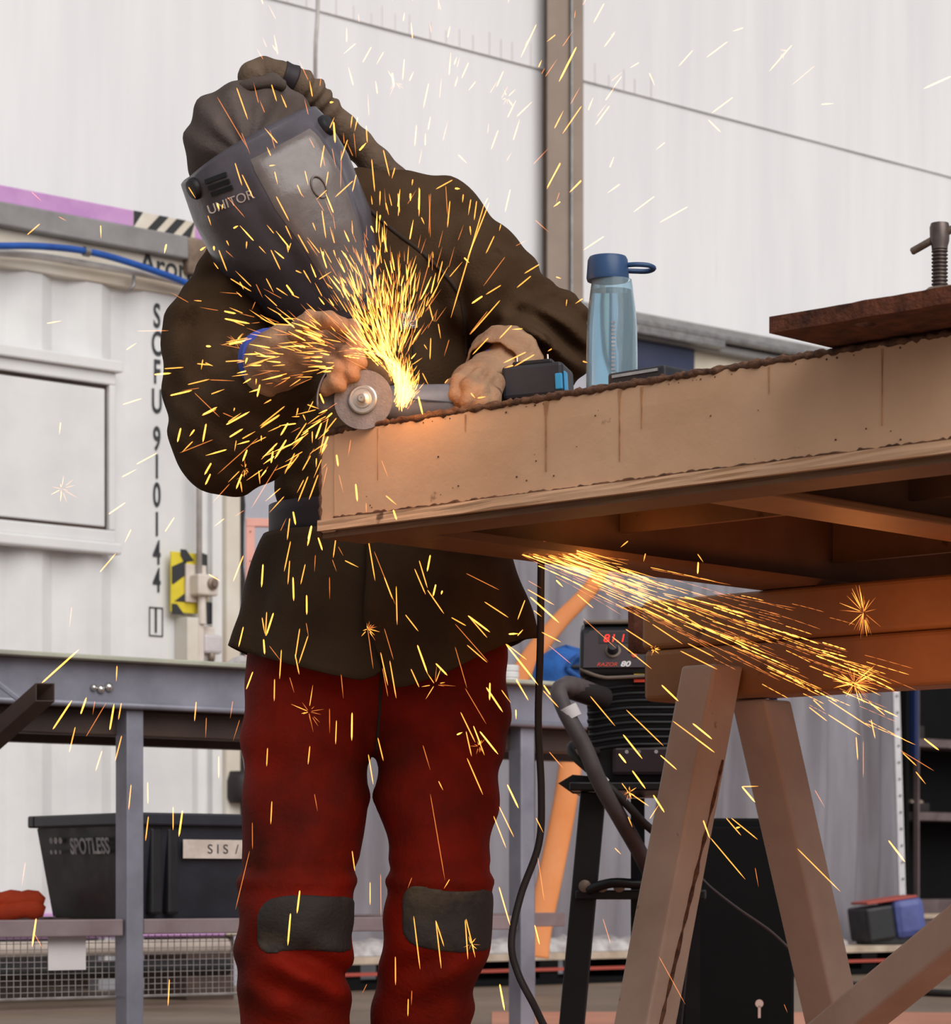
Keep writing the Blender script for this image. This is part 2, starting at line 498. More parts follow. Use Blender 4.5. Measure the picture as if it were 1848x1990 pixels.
# thin cable hanging down the sheeting
cb = [P(618, -60, 11.4), P(617, 30, 11.4), P(613, 100, 11.4), P(612, 260, 11.6), P(606, 420, 12.0), P(600, 500, 12.6)]
m = MB().tube(spline(cb, 5), 0.009, 6)
tag(obj('hanging_cable', m, M['conduit'], loc=tuple(cb[-1]), smooth=True), 'thin pale cable hanging down the white wall above the helmet', 'cable')

# ------------------------------------------------------------------ white shipping container on the left
cont = thing('shipping_container', 'white corrugated shipping container with a faded purple top rail and black numbers', 'container', WO, WR)
zt0, zt1 = 3.10, 3.17            # purple rail
zb = 0.26
s_flat = wl(281, 1100)[0]
s_post = wl(432, 1100)[0]
s_end = wl(474, 1100)[0]
def corr(s0, s1, period=0.278, depth=0.036):
    xs, s = [], s0
    pat = [(0.0, 0), (0.072, 0), (0.14, 1), (0.21, 1)]
    while s < s1:
        for d, lv in pat:
            if s + d < s1:
                xs.append((s + d, depth * lv))
        s += period
    return xs
prof = corr(s_flat - 0.278 * 12, s_flat) + [(s_flat, 0.0), (s_flat + 0.235, 0.0), (s_flat + 0.29, 0.036), (s_flat + 0.34, 0.036), (s_post - 0.05, 0.0), (s_post, 0.0)]
m = MB()
m.grid([[Vector((x, y, z)) for x, y in prof] for z in (zb + 0.08, 1.0, 2.0, zt0 - 0.2)])
obj('side_panel', m, M['cont_white'], cont)
m = MB().box(-3, s_end, -0.02, 0.10, zt0, zt1)
obj('top_rail', m, M['purple'], cont, bevel=0.006)
# grey rail and cream band under the purple one
m = MB().box(-3, wl(352, 470)[0], -0.055, 0.0, zt0 - 0.095, zt0 - 0.003)
obj('gutter_rail', m, M['grey_rail'], cont, bevel=0.008)
m = MB().box(-3, s_end - 0.06, -0.012, 0.06, zt0 - 0.24, zt0 - 0.095)
obj('header_band', m, M['cont_rusty'], cont, bevel=0.004)
m = MB().box(wl(352, 470)[0], s_end - .06, -0.05, 0.0, zt0 - 0.15, zt0 - 0.003)
obj('corner_casting', m, pmat('brown_corner_casting', lin(146, 128, 112), lin(110, 92, 78), 14.0, 0.7, bump=0.4, bscale=60.0), cont, bevel=0.01)
m = MB().box(-3, s_end, -0.015, 0.10, zb, zb + 0.10)
obj('bottom_rail', m, M['purple'], cont, bevel=0.006)
m = MB().box(s_post, s_end - 0.035, -0.03, 0.14, zb, zt0)
obj('corner_post', m, M['cont_rusty'], cont, bevel=0.012)
m = MB()
pts = [Vector((s_end - 0.02 + 0.006 * math.sin(k * 1.9), -0.01, zb + (zt0 - 0.3 - zb) * k / 30)) for k in range(31)]
m.tube(pts, [0.012 + 0.004 * math.sin(k * 2.7) for k in range(31)], 8)
obj('door_seal', m, M['rubber'], cont, smooth=True)
m = MB().box(s_end - 0.04, s_end + 0.0, 0.0, 2.3, zb, zt1)
obj('end_panel', m, M['cont_rusty'], cont)
m = MB().box(-3, s_end, 0.05, 2.3, zt1 - 0.05, zt1 - 0.01)
obj('roof', m, M['cont_white'], cont)
a, b = wl(438, 1400), wl(438, 1500)
m = MB().lathe([(0.05, 0), (0.062, 0.02), (0.062, 0.09), (0.05, 0.13)], 12, Matrix.Translation((s_post + .06, -0.05, 0.47 + 10.9 * 0.031)))
obj('lashing_block', m, M['rubber'], cont, smooth=True)
# four timber dunnage blocks under it
for s, bw in ((-2.0, 'leftmost'), (-0.5, 'middle'), (1.0, 'rightmost')):
    bl = WO + WX * s
    t = thing('dunnage_block', bw + ' of the three dark timber blocks under the white container', 'block', (bl.x, bl.y, 0), WR, 'blocks under the container')
    obj('timber', MB().box(-0.12, 0.12, 0.0, 0.3, 0.0, zb), M['bench_dark'], t)

# hazard stripes on the purple rail
h0, h1 = wl(253, 430)[0], wl(372, 430)[0]
m = MB()
n = 5
m.box(h0, h1, -0.024, -0.020, zt0 + 0.003, zt1 - 0.003)
st = obj('hazard_strip', m, M['hazard_white'], cont)
m = MB()
per = (h1 - h0) / 3.55
hh = zt1 - zt0 - 0.006
for k in range(4):
    x0 = h0 + per * k - (0.06 if k == 0 else 0.02)
    x1 = x0 + per * 0.52
    pl = [(max(x0, h0), 0), (max(x1, h0), 0), (min(x1 + hh * 0.95, h1), hh), (min(max(x0 + hh * 0.95, h0), h1), hh)]
    m.prism(pl, 0, 0.002, frame((0, -0.024, zt0 + 0.003), (1, 0, 0), (0, 0, 1)))
obj('black_stripe', m, M['hazard_black'], st)

# hatch in the side
def rect_frame(name, px0, px1, py0, py1, bar, depth, mat, parent):
    s0, z0 = wl(px0, py1); s1, z1 = wl(px1, py0)
    m = MB()
    for q in ((s0, s1, z1 - bar, z1), (s0, s1, z0, z0 + bar), (s1 - bar, s1, z0 + bar, z1 - bar)):
        m.box(q[0], q[1], -depth, 0.03, q[2], q[3])
    return obj(name, m, mat, parent, bevel=0.006)
s1, z1 = wl(213, 722); _, z0 = wl(213, 1042)
hz0, hz1 = 0.47 + 10.9 * (1720 - 1042) / F_PX, 0.47 + 11.1 * (1720 - 722) / F_PX
hatch = obj('hatch_frame', MB().box(-1.2, s1, -0.045, 0.0, hz1 - 0.05, hz1).box(-1.2, s1, -0.045, 0.0, hz0, hz0 + 0.05).box(s1 - 0.03, s1, -0.045, 0.0, hz0 + 0.05, hz1 - 0.05), M['cont_white'], cont, bevel=0.006)
obj('hatch_lintel', MB().box(-1.2, s1 + 0.02, -0.07, 0.0, hz1, hz1 + 0.045), M['cont_white'], cont, bevel=0.006)
obj('hatch_sill', MB().box(-1.2, s1 + 0.02, -0.06, 0.0, hz0 - 0.045, hz0), M['cont_white'], cont, bevel=0.008)
obj('hatch_door', MB().box(-1.2, s1 - 0.042, -0.03, 0.0, hz0 + 0.064, hz1 - 0.066), M['cont_white'], cont, bevel=0.005)
obj('hatch_gap', MB().box(-1.2, s1 - 0.03, -0.022, 0.0, hz0 + 0.05, hz1 - 0.05), M['bench_dark'], cont)

# serial letters down the side
def put_letter(ch, px, py, hpx, xs=0.62):
    s, z = wl(px, py)
    Y = WO.y + WX.y * s
    size = hpx / F_PX * Y / 0.70
    text('letter', ch, size, M['black_print'], cont, frame((s, -0.004, z), (1, 0, 0), (0, 0, 1)), xs=xs, bold=0.0022)
for ch, py in zip('SCFU910144', (616, 670, 725, 782, 855, 909, 964, 1021, 1076, 1130)):
    put_letter(ch, 304, py, 46, 0.56)
put_letter('1', 302, 1208, 48, 0.52)
s0, z0 = wl(289, 1236); s1_, z1_ = wl(316, 1181)
m = MB()
for q in ((s0, s1_, z0, z0 + .005), (s0, s1_, z1_ - .005, z1_), (s0, s0 + .005, z0, z1_), (s1_ - .005, s1_, z0, z1_)):
    m.box(q[0], q[1], -0.004, -0.002, q[2], q[3])
obj('number_box', m, M['black_print'], cont)
s0, z0 = wl(268, 512)
text('letter', 'Arora', 0.125, M['black_print'], cont, frame((s0, -0.014, z0 + 0.0), (1, 0, 0), (0, 0, 1)), xs=0.92, align='LEFT', bold=0.002)

# services fixed to the container
def wall_pt(px, py, off):
    s, z = wl(px, py, off)
    p = WO + WX * s + WYn * off
    return Vector((p.x, p.y, z))
hp = [wall_pt(px, py, -0.10) for px, py in ((-60, 476), (0, 478), (60, 478), (120, 482), (165, 488), (210, 498), (260, 513), (310, 530), (350, 545), (420, 575))]
bh = thing('air_hose', 'blue air hose running under the grey rail of the container', 'hose', tuple(hp[-1]))
obj('hose', MB().tube(spline(hp, 5), 0.0135, 10), M['blue_hose'], bh, world=True, smooth=True)
cl = wall_pt(168, 489, -0.10)
obj('clip', MB().tube([cl - WX * 0.012, cl + WX * 0.012], 0.020, 12), M['galv'], bh, world=True, smooth=True, auto=40)
cp = [wall_pt(px, py, -0.05) for px, py in ((-60, 488), (60, 496), (150, 510), (260, 529), (350, 548), (420, 570))]
t = thing('conduit_pipe', 'pale grey conduit running just below the blue hose', 'conduit', tuple(cp[-1]))
obj('pipe', MB().tube(spline(cp, 5), 0.014, 10), M['conduit'], t, world=True, smooth=True)
ck = wall_pt(260, 536, -0.06)
obj('bracket', MB().tube([ck, ck - Vector((0, 0, 0.04)), ck - Vector((0, 0, 0.06)) - WX * 0.02], 0.007, 8), M['galv'], t, world=True, smooth=True)

# yellow and black hazard board with switch, conduit, trunking and socket
off = -0.03
def wbox(m, px0, px1, py0, py1, d0, d1, mi=0):
    s0, z1 = wl(px0, py0); s1, z0 = wl(px1, py1)
    m.box(s0, s1, d0, d1, z0, z1, mi=mi)
    return m
loc = wall_pt(355, 1195, -0.04)
hb = thing('hazard_board', 'yellow and black striped hazard board behind the light switch', 'sign', WO, WR)
obj('board', wbox(MB(), 320, 391, 1073, 1196, -0.045, -0.036), M['hazard_yellow'], hb, bevel=0.002)
s0, z0 = wl(321, 1195); s1, z1 = wl(390, 1074)
W_, H_ = s1 - s0, z1 - z0
fr = frame((s0, -0.0455, z0), (1, 0, 0), (0, 0, 1))
def band(p):
    return obj('stripe', MB().prism([(x * W_, y * H_) for x, y in p], 0, 0.0015, fr), M['hazard_black'], hb)
band([(0, 0.46), (0.05, 0.46), (0.4, 0.62), (0.4, 0.84), (0, 0.72)])
band([(0.0, 0.0), (0.36, 0.0), (0.14, 0.16), (0.0, 0.16)])
band([(0.08, 0.20), (0.42, 0.20), (0.42, 0.36)])
band([(0.24, 1.0), (0.40, 1.0), (0.62, 0.84), (0.34, 0.80), (0.24, 0.9)])
band([(0.70, 1.0), (1.0, 0.95), (1.0, 0.62), (0.86, 0.70)])
cd = thing('conduit_drop', 'grey vertical conduit dropping down to the switch box', 'conduit', WO, WR)
s, zt = wl(366, 560); _, zb2 = wl(366, 1122)
obj('pipe', MB().tube([(s, -0.075, zb2), (s, -0.075, zt0 - 0.16)], 0.012, 10), M['conduit'], cd, smooth=True)
sw = thing('switch_box', 'cream switch box with a round knob on the hazard board', 'switch', WO, WR)
obj('body', wbox(MB(), 352, 391, 1119, 1163, -0.12, -0.046), M['box_plastic'], sw, bevel=0.008)
obj('bracket', wbox(MB(), 345, 385, 1098, 1175, -0.06, -0.046), M['box_plastic'], sw, bevel=0.004)
s, z = wl(378, 1139)
obj('knob', MB().lathe([(0.024, 0), (0.024, 0.012), (0.016, 0.016), (0.014, 0.026)], 16, frame((s, -0.12, z), (1, 0, 0), (0, 0, 1))), M['clamp'], sw, smooth=True, auto=40)
s, z = wl(370, 1182)
obj('gland', MB().tube([(s, -0.08, z - 0.07), (s, -0.08, z + 0.05)], [0.02, 0.016], 12), M['box_plastic'], sw, smooth=True, auto=40)
obj('lever', MB().box(s + 0.012, s + 0.04, -0.1, -0.07, z - 0.07, z + 0.02), M['black_plastic'], sw, bevel=0.006)
tr = thing('cable_trunking', 'beige vertical cable trunking below the hazard board', 'trunking', WO, WR)
obj('duct', wbox(MB(), 339, 361, 1202, 1330, -0.09, -0.0), M['cont_rusty'], tr, bevel=0.004)
obj('cover', wbox(MB(), 362, 373, 1202, 1330, -0.085, -0.0), M['box_plastic'], tr, bevel=0.003)
sk = thing('power_socket', 'grey weatherproof socket with hinged flap beside the trunking', 'socket', WO, WR)
obj('back_box', wbox(MB(), 376, 404, 1218, 1276, -0.05, 0.0), M['box_plastic'], sk, bevel=0.006)
obj('flap', wbox(MB(), 374, 409, 1234, 1274, -0.085, -0.05), pmat('pale_grey_flap', lin(206, 200, 202), lin(186, 178, 180), 10.0, 0.35), sk, bevel=0.012)
s, z = wl(391, 1278)
obj('latch', MB().lathe([(0.012, -0.02), (0.016, 0.0), (0.012, 0.02)], 10, Matrix.Translation((s, -0.07, z))), M['clamp'], sk, smooth=True)

# ------------------------------------------------------------------ pale cabin row continuing to the right, with grey roof edge
CO = 1.2
cab = thing('site_cabin', 'long pale site cabin with grey ribbed roof edge and dark blue window', 'cabin', WO + WYn * CO, WR)
c0, c1 = s_end + 0.1, 12.0
obj('wall', MB().box(c0, c1, 0.02, 0.1, 0.0, 3.3), M['cabin_wall'], cab)
sa, zr = wl(1242, 612, CO)
_, zlow = wl(1300, 672, CO); _, zwin = wl(1300, 770, CO)
obj('cream_panel', MB().box(sa + 0.0, c1, -0.02, 0.02, zwin - 0.3, zlow + 0.1), M['cabin_cream'], cab)
obj('window', MB().box(wl(1200, 690, CO)[0], wl(1338, 690, CO)[0], -0.05, -0.02, zwin, zlow), M['window_blue'], cab, bevel=0.01)
obj('window_hood', MB().box(wl(1200, 690, CO)[0], wl(1374, 690, CO)[0], -0.14, 0.0, zlow + 0.0, zlow + 0.045), M['galv'], cab, bevel=0.008)
for k, (dz, h, d) in enumerate(((0.0, 0.05, -0.06), (-0.055, 0.04, -0.14), (-0.10, 0.045, -0.09))):
    obj('roof_rib', MB().box(c0, c1, d, 0.15, zr + dz - h, zr + dz), M['grey_rail'] if k != 1 else M['galv'], cab, bevel=0.012)
obj('roof', MB().box(c0, c1, 0.15, 0.9, zr - 0.06, zr - 0.02), M['grey_rail'], cab)
for k in range(4):
    obj('wall_batten', MB().box(c0 + 0.02 + 0.12 * k, c0 + 0.05 + 0.12 * k, -0.0, 0.02, 0.1, 2.9), M['white_fabric'], cab)

# pink steel frame standing by the container's corner
pf = thing('pink_frame', 'salmon pink perforated steel frame standing beside the container corner', 'frame', (P(486, 1720, 10.3).x, 10.3, 0), math.radians(8))
zt = 0.47 + (1720 - 1008) * 10.3 / F_PX
obj('post', MB().box(-0.016, 0.016, -0.016, 0.016, 0, zt), M['pink'], pf, bevel=0.002)
obj('post', MB().box(0.30, 0.332, -0.016, 0.016, 0, zt), M['pink'], pf, bevel=0.002)
obj('top_bar', MB().box(-0.016, 0.332, -0.018, 0.014, zt - 0.03, zt), M['pink'], pf, bevel=0.002)
m = MB()
for k in range(16):
    m.lathe([(0.003, 0), (0.003, 0.001)], 6, frame((0, -0.0165, 0.15 + k * (zt - 0.2) / 15), (1, 0, 0), (0, 0, 1)))
obj('bolt_holes', m, M['black_metal'], pf)['kind'] = 'stuff'

# pipes and timber lying under the container
for k, (y0, r, off, mt, nm, lb, ct) in enumerate((
        (1850, 0.030, -0.35, 'pale_pipe', 'plastic_pipe', 'pale plastic pipe lying behind the wire basket', 'pipe'),
        (1895, 0.034, -0.38, 'black_metal', 'steel_pipe', 'black steel pipe on the floor under the container', 'pipe'))):
    a = wall_pt(-200, y0, off); b = wall_pt(440, y0 - 4, off)
    z = a.z
    b.z = z
    m = MB().tube([a, b], r, 14)
    o = obj(nm, m, M[mt], loc=(a.x, a.y, 0), smooth=True, auto=40)
    tag(o, lb, ct)
# ================================================================== rear bench
BO = Vector((-0.848, 7.0, 0.0)); BR = math.atan2(0.617, 0.787)
BX, BYn = Vector((math.cos(BR), math.sin(BR), 0)), Vector((-math.sin(BR), math.cos(BR), 0))
bench = thing('steel_bench', 'long grey steel workbench with channel front and lower shelf behind the welder', 'bench', BO, BR)
zt = CAM_Z + (1720 - 1281) * 7.0 / F_PX
obj('top_plate', MB().box(-1.4, 1.95, -0.06, 0.75, zt - 0.012, zt), M['bench_top'], bench, bevel=0.003)
obj('front_channel', MB().box(-1.4, 1.95, -0.012, 0.0, zt - 0.125, zt - 0.012), M['bench'], bench, bevel=0.003)
m = MB()
m.tube([(-1.4, -0.016, zt - 0.118), (1.95, -0.016, zt - 0.118)], 0.009, 8)
obj('channel_lip', m, M['bench'], bench, smooth=True)
obj('back_rail', MB().box(-1.4, 1.95, 0.45, 0.5, zt - 0.19, zt - 0.012), M['bench_dark'], bench)
obj('under_rail', MB().box(-1.4, 1.95, 0.05, 0.11, zt - 0.19, zt - 0.125), M['bench_dark'], bench, bevel=0.004)
for x, y in ((0.0, 0.03), (1.264, 0.03), (0.86, 0.62), (1.75, 0.62)):
        obj('leg', MB().box(x - 0.025, x + 0.025, y - 0.028, y + 0.028, 0.0, zt - 0.125), M['bench'], bench, bevel=0.004)
zs = 0.385
obj('shelf_rail', MB().box(-1.4, -0.03, 0.01, 0.05, zs - 0.042, zs), M['shelf'], bench, bevel=0.003)
obj('shelf_rail', MB().box(0.03, 1.234, 0.01, 0.05, zs - 0.038, zs), M['shelf'], bench, bevel=0.003)
obj('shelf_rail', MB().box(-1.4, 1.9, 0.60, 0.64, zs - 0.042, zs), M['shelf'], bench, bevel=0.003)
for x in (-1.2, -0.6, 0.1, 0.5, 1.0):
    obj('shelf_slat', MB().box(x, x + 0.04, 0.05, 0.60, zs - 0.03, zs - 0.002), M['shelf'], bench)
m = MB()                                                        # basket mesh below the shelf
zm = 0.19
for k in range(64):
    x = -0.62 + k * 0.0142 * 1.35
    m.box(x, x + 0.0016, 0.055, 0.0566, zm, zs - 0.04)
for k in range(11):
    z = zm + k * (zs - 0.045 - zm) / 10
    m.box(-0.62, 0.62, 0.0545, 0.056, z, z + 0.0016)
obj('wire_mesh', m, M['wire'], bench)['kind'] = 'stuff'
obj('mesh_hem', MB().tube([(-0.62, 0.055, zm), (0.62, 0.055, zm)], 0.004, 6), M['wire'], bench)
# loose square tube grouped with the bench, its open end towards us
e = P(88, 1345, 6.42); r = 0.0215
d = Vector((-0.26, 0.20, -0.19))
m = MB()
q = [Vector((sx * r, 0.004 * sx, sz * r)) for sx, sz in ((-1, -1), (1, -1), (1, 1), (-1, 1))]
qi = [p * 0.86 for p in q]
m.add([e + p for p in q] + [e + p + d for p in q] + [e + p for p in qi] + [e + p + d * 0.7 for p in qi],
      [(0, 1, 5, 4), (1, 2, 6, 5), (2, 3, 7, 6), (3, 0, 4, 7), (7, 6, 5, 4), (0, 8, 9, 1), (1, 9, 10, 2), (2, 10, 11, 3), (3, 11, 8, 0),
       (8, 12, 13, 9), (9, 13, 14, 10), (10, 14, 15, 11), (11, 15, 12, 8), (12, 13, 14, 15)])
obj('loose_tube', m, M['bench_dark'], bench, world=True, bevel=0.002)
m = MB().bar(P(-40, 1300, 6.62), P(62, 1378, 6.5), 0.05, 0.012, (0, 1, 0))
obj('flat_brace', m, M['bench'], bench, world=True, bevel=0.003)
m = MB()
for px, py, rr in ((176, 1337, 0.010), (190, 1340, 0.012), (206, 1336, 0.013)):
    k = (px - W_PX / 2) / F_PX
    x = (k * BO.y - BO.x) / (BX.x - k * BX.y)
    z = CAM_Z + (HORIZON - py) / F_PX * (BO.y + BX.y * x)
    m.lathe([(rr, 0.0), (rr * 0.8, 0.008), (0.001, 0.011)], 10, frame((x, -0.012, z), (1, 0, 0), (0, 0, 1)))
obj('weld_lumps', m, M['steel'], bench, smooth=True)

def bl(x, y, z):
    return BO + BX * x + BYn * y + Vector((0, 0, z))

# paper card on the basket
t = thing('paper_card', 'small white card hung on the wire basket', 'card', tuple(bl(-0.17, 0.045, zs - 0.125)), BR)
obj('sheet', MB().box(-0.053, 0.053, -0.001, 0.001, 0, 0.083), M['paper'], t)
obj('hook', MB().tube([(0, 0.003, 0.083), (0, 0.008, 0.092), (0, 0.012, 0.085)], 0.0015, 6), M['wire'], t)

# black tote on the shelf
tote = thing('storage_tote', 'black plastic storage tote with white lettering on the bench shelf', 'tote', tuple(bl(0.045, 0.065, zs)), BR)
w0, d0, hgt = 0.36, 0.47, 0.262
def ringp(x0, x1, y0, y1, z):
    return [Vector((x0, y0, z)), Vector((x1, y0, z)), Vector((x1, y1, z)), Vector((x0, y1, z))]
m = MB()
rows = [ringp(0.02, w0 - 0.02, 0.02, d0 - 0.02, 0.0), ringp(-0.012, w0 + 0.012, -0.008, d0 + 0.015, hgt - 0.03), ringp(-0.012, w0 + 0.012, -0.008, d0 + 0.015, hgt)]
m.grid([r + [] for r in rows], wrap=True)
m.add(rows[0], [(3, 2, 1, 0)])
obj('body', m, M['lit_black'], tote, solid=0.004, bevel=0.006)
m = MB()
for x0, x1, y0, y1 in ((-0.035, w0 + 0.035, -0.028, 0.004), (-0.035, w0 + 0.035, d0 - 0.0, d0 + 0.035), (-0.035, 0.0, 0.0, d0), (w0 - 0.0, w0 + 0.035, 0.0, d0)):
    m.box(x0, x1, y0, y1, hgt - 0.026, hgt + 0.006)
obj('rim', m, M['lit_black'], tote, bevel=0.005)
for x in (0.05, 0.10):
    obj('corner_rib', MB().box(x - 0.018, x + 0.018, -0.012, 0.02, 0.01, hgt - 0.03), M['black_plastic'], tote, bevel=0.008)
obj('shaded_side_skin', MB().add([(-0.018, -0.006, hgt - 0.028), (0.012, 0.02, 0.002), (0.012, d0 - .02, 0.002), (-0.018, d0 + 0.012, hgt - 0.028)], [(0, 1, 2, 3)]), M['black_plastic'], tote)  # blacker skin puts the shade of the tote's left face into colour
nx = Vector((-1, 0, -0.125)).normalized()
zc = hgt * 0.70
xs_ = -0.012 - 0.005 + 0.032 * (1 - zc / (hgt - 0.03))
upv = Vector((-0.125, 0, 1))
text('lettering', 'SPOTLESS', 0.058, M['grey_print'], tote, frame((xs_ - 0.012, 0.200, zc), (0, -1, 0), upv), xs=0.80, bold=0.0012)
m = MB()
for i in range(3):
    for j in range(2):
        m.lathe([(0.009 - 0.003 * (1 - j), 0), (0.009 - 0.003 * (1 - j), 0.001)], 10, frame((xs_ - 0.011, 0.400 - 0.024 * i, zc - 0.012 + 0.03 * j), (0, -1, 0), upv))
obj('dot_logo', m, M['grey_print'], tote)
tp = obj('label_tape', MB().box(0.125, w0 + 0.005, -0.016, -0.0145, hgt * 0.585, hgt * 0.585 + 0.048, Matrix.Rotation(0, 4, 'X')), M['tape'], tote)
text('handwriting', 'S I S  /', 0.034, M['black_print'], tp, frame((0.245, -0.0165, hgt * 0.585 + 0.023), (1, 0, 0), (0, 0, 1)), xs=1.1)

# orange cloth beside the tote
m = MB()
c = P(15, 1746, 7.35)
c.z = zs + 0.028
for dx, dz, r, L in ((0, -0.008, 0.028, 0.19), (0.01, 0.018, 0.022, 0.17), (-0.03, 0.02, 0.02, 0.15)):
    pts = [c + Vector((dx + (k / 8 - 0.5) * L, 0.01 * math.sin(k), dz + 0.006 * math.sin(k * 1.3))) for k in range(9)]
    m.tube(pts, [r * (0.5 if k in (0, 8) else 1 + 0.08 * math.sin(k * 2.1)) for k in range(9)], 10)
tag(obj('folded_cloth', m, M['orange_cloth'], loc=(c.x, c.y, zs), smooth=True), 'orange red cloth rolled up on the shelf beside the black tote', 'cloth')

# on the bench top: blue bag, stack of white tubs, crumpled wrapper
def bench_xy(px, y):
    k = (px - W_PX / 2) / F_PX
    o_ = BO + BYn * y
    x = (k * o_.y - o_.x) / (BX.x - k * BX.y)
    return bl(x, y, zt)
bp = bench_xy(1100, 0.18)
bag = thing('blue_bag', 'bright blue cloth bag slumped on the bench behind the welder', 'bag', tuple(bp))
m = MB()
rows = []
for i in range(9):
    t_ = i / 8
    r = 0.088 * (1 - t_ ** 3.2) ** 0.5
    rows.append([Vector((r * math.cos(a) * 1.12, r * 0.9 * math.sin(a), 0.002 + 0.125 * t_ + 0.004 * math.sin(3 * a + 2 * i))) for a in [k * 2 * math.pi / 28 for k in range(28)]])
m.grid(rows, wrap=True)
obj('body', m, M['blue_cloth'], bag, smooth=True)
m = MB().tube(spline([Vector((0.0, -0.083, 0.055)), Vector((0.03, -0.086, 0.09)), Vector((0.07, -0.066, 0.085)), Vector((0.078, -0.05, 0.05)), Vector((0.04, -0.08, 0.03)), Vector((0.0, -0.083, 0.055))], 5), 0.008, 8)
obj('strap', m, M['blue_cloth'], bag, smooth=True)
obj('slot', MB().box(0.012, 0.06, -0.088, -0.06, 0.056, 0.066), M['black_plastic'], bag, bevel=0.003)
for k, lb in enumerate(('lowest of the three white tubs stacked on the bench', 'middle one of the three white tubs stacked on the bench', 'topmost of the three white tubs stacked on the bench')):
    c = bench_xy(986, 0.12) + Vector((0, 0, 0.018 * k))
    o = obj('white_tub', MB().lathe([(0.028, 0.0), (0.032, 0.0015), (0.033, 0.014), (0.030, 0.0178)], 20, Matrix.Translation(c)), M['white_print'], loc=tuple(c), smooth=True, auto=35)
    tag(o, lb, 'tub', 'white tubs on the bench')
c = bench_xy(470, 0.02)
m = MB()
rows = [[Vector((0.045 * (1 - i / 4) ** 0.6 * math.cos(a) * (1 + .3 * math.sin(3 * a)), 0.02 * (1 - i / 4) * math.sin(a), 0.0 + 0.014 * i / 2)) + c for a in [k * 0.523 for k in range(12)]] for i in range(5)]
m.grid(rows, wrap=True)
tag(obj('crumpled_wrapper', m, M['foil'], loc=tuple(c), smooth=True), 'crumpled clear wrapper on the bench edge by the container corner', 'wrapper')

# ================================================================== right background: plastic curtains, rack, pallets
def Yw(px, off):
    """distance of the plane `off` behind the container side, at column px"""
    s, _ = wl(px, 1720, off)
    return (WO + WX * s + WYn * off).y
def curtain(px0, px1, off, z0, z1, seed, name, label):
    rnd = random.Random(seed)
    a, b = wall_pt(px0, 1720, off), wall_pt(px1, 1720, off)
    n = 80
    ph = [rnd.uniform(0, 6) for _ in range(4)]
    rows = []
    for i in range(9):
        t_ = i / 8
        z = z0 + (z1 - z0) * t_
        row = []
        for k in range(n + 1):
            u = k / n
            w_ = 0.05 * math.sin(u * 19 + ph[0] + 0.6 * t_) + 0.03 * math.sin(u * 43 + ph[1] - t_) + 0.012 * math.sin(u * 90 + ph[2] + 2 * t_)
            w_ += 0.03 * math.sin(t_ * 5 + u * 3) * (1 - t_)
            p = a + (b - a) * u + WYn * w_
            p.z = z
            row.append(p)
        rows.append(row)
    m = MB().grid(rows)
    return tag(obj(name, m, M['plastic_sheet'], loc=(a.x, a.y, z0), smooth=True), label, 'curtain')
curtain(620, 1310, 0.95, 0.14, 2.3, 3, 'plastic_curtain', 'clear plastic curtain hanging behind the grey bench and the welder')
curtain(1330, 1742, 0.95, 0.14, 2.3, 5, 'plastic_curtain', 'clear plastic curtain hanging right of the trestle beside the white post')

# orange straps between curtain and bench
m = MB()
def strap(pts, wpx, Y, name, label):
    sp = spline([P(a, b, Y) for a, b in pts], 8)
    m = MB()
    L_, R_ = [], []
    for i, p in enumerate(sp):
        t_ = (sp[min(i + 1, len(sp) - 1)] - sp[max(i - 1, 0)]).normalized()
        n_ = Vector((t_.z, 0, -t_.x)) * (wpx[0] + (wpx[1] - wpx[0]) * i / (len(sp) - 1)) / 2 / F_PX * Y
        L_.append(p + n_); R_.append(p - n_)
    rows = []
    for k in range(9):
        a = math.pi * k / 8
        rows.append([(l + r) / 2 + (l - r) / 2 * math.cos(a) + Vector((0, -0.02 * math.sin(a), 0)) for l, r in zip(L_, R_)])
    m.grid(rows)
    o = obj(name, m, M['orange_soft'], loc=tuple(sp[-1]), smooth=True, solid=0.004)
    return tag(o, label, 'strap')
strap([(1190, 1060), (1150, 1140), (1085, 1210), (1030, 1280), (985, 1365), (975, 1420)], (24, 46), 12.4, 'orange_strap', 'soft orange strap slanting down behind the blue bag')
strap([(1150, 1330), (1118, 1430), (1098, 1560), (1072, 1690), (1048, 1800), (1040, 1860)], (40, 52), 12.3, 'orange_strap', 'broad orange strap hanging beside the black trolley post')

# white perforated post and dark storage rack
YP = Yw(1750, 0.75)
KP = YP / F_PX
pb = P(1757, 1720, YP)
wp = thing('perforated_post', 'white perforated steel post at the edge of the plastic curtain', 'post', (pb.x, pb.y, 0))
obj('post', MB().bar((pb.x, pb.y, 0.012), P(1738, 1250, YP), 13 * KP, 13 * KP), M['white_post'], wp, world=True, bevel=0.003)
m = MB()
for k in range(14):
    t_ = k / 13
    p = P(1756 - 14 * t_, 1740 - 420 * t_, YP - 7.5 * KP)
    m.lathe([(0.006, 0), (0.006, 0.003)], 6, frame(p, (1, 0, 0), (0, 0, 1)))
obj('holes', m, M['black_metal'], wp, world=True)['kind'] = 'stuff'
obj('foot', MB().box(-0.022, 0.022, -0.022, 0.022, 0.01, 0.36).box(-0.07, 0.07, -0.07, 0.07, 0, 0.012), M['white_post'], wp, bevel=0.003)

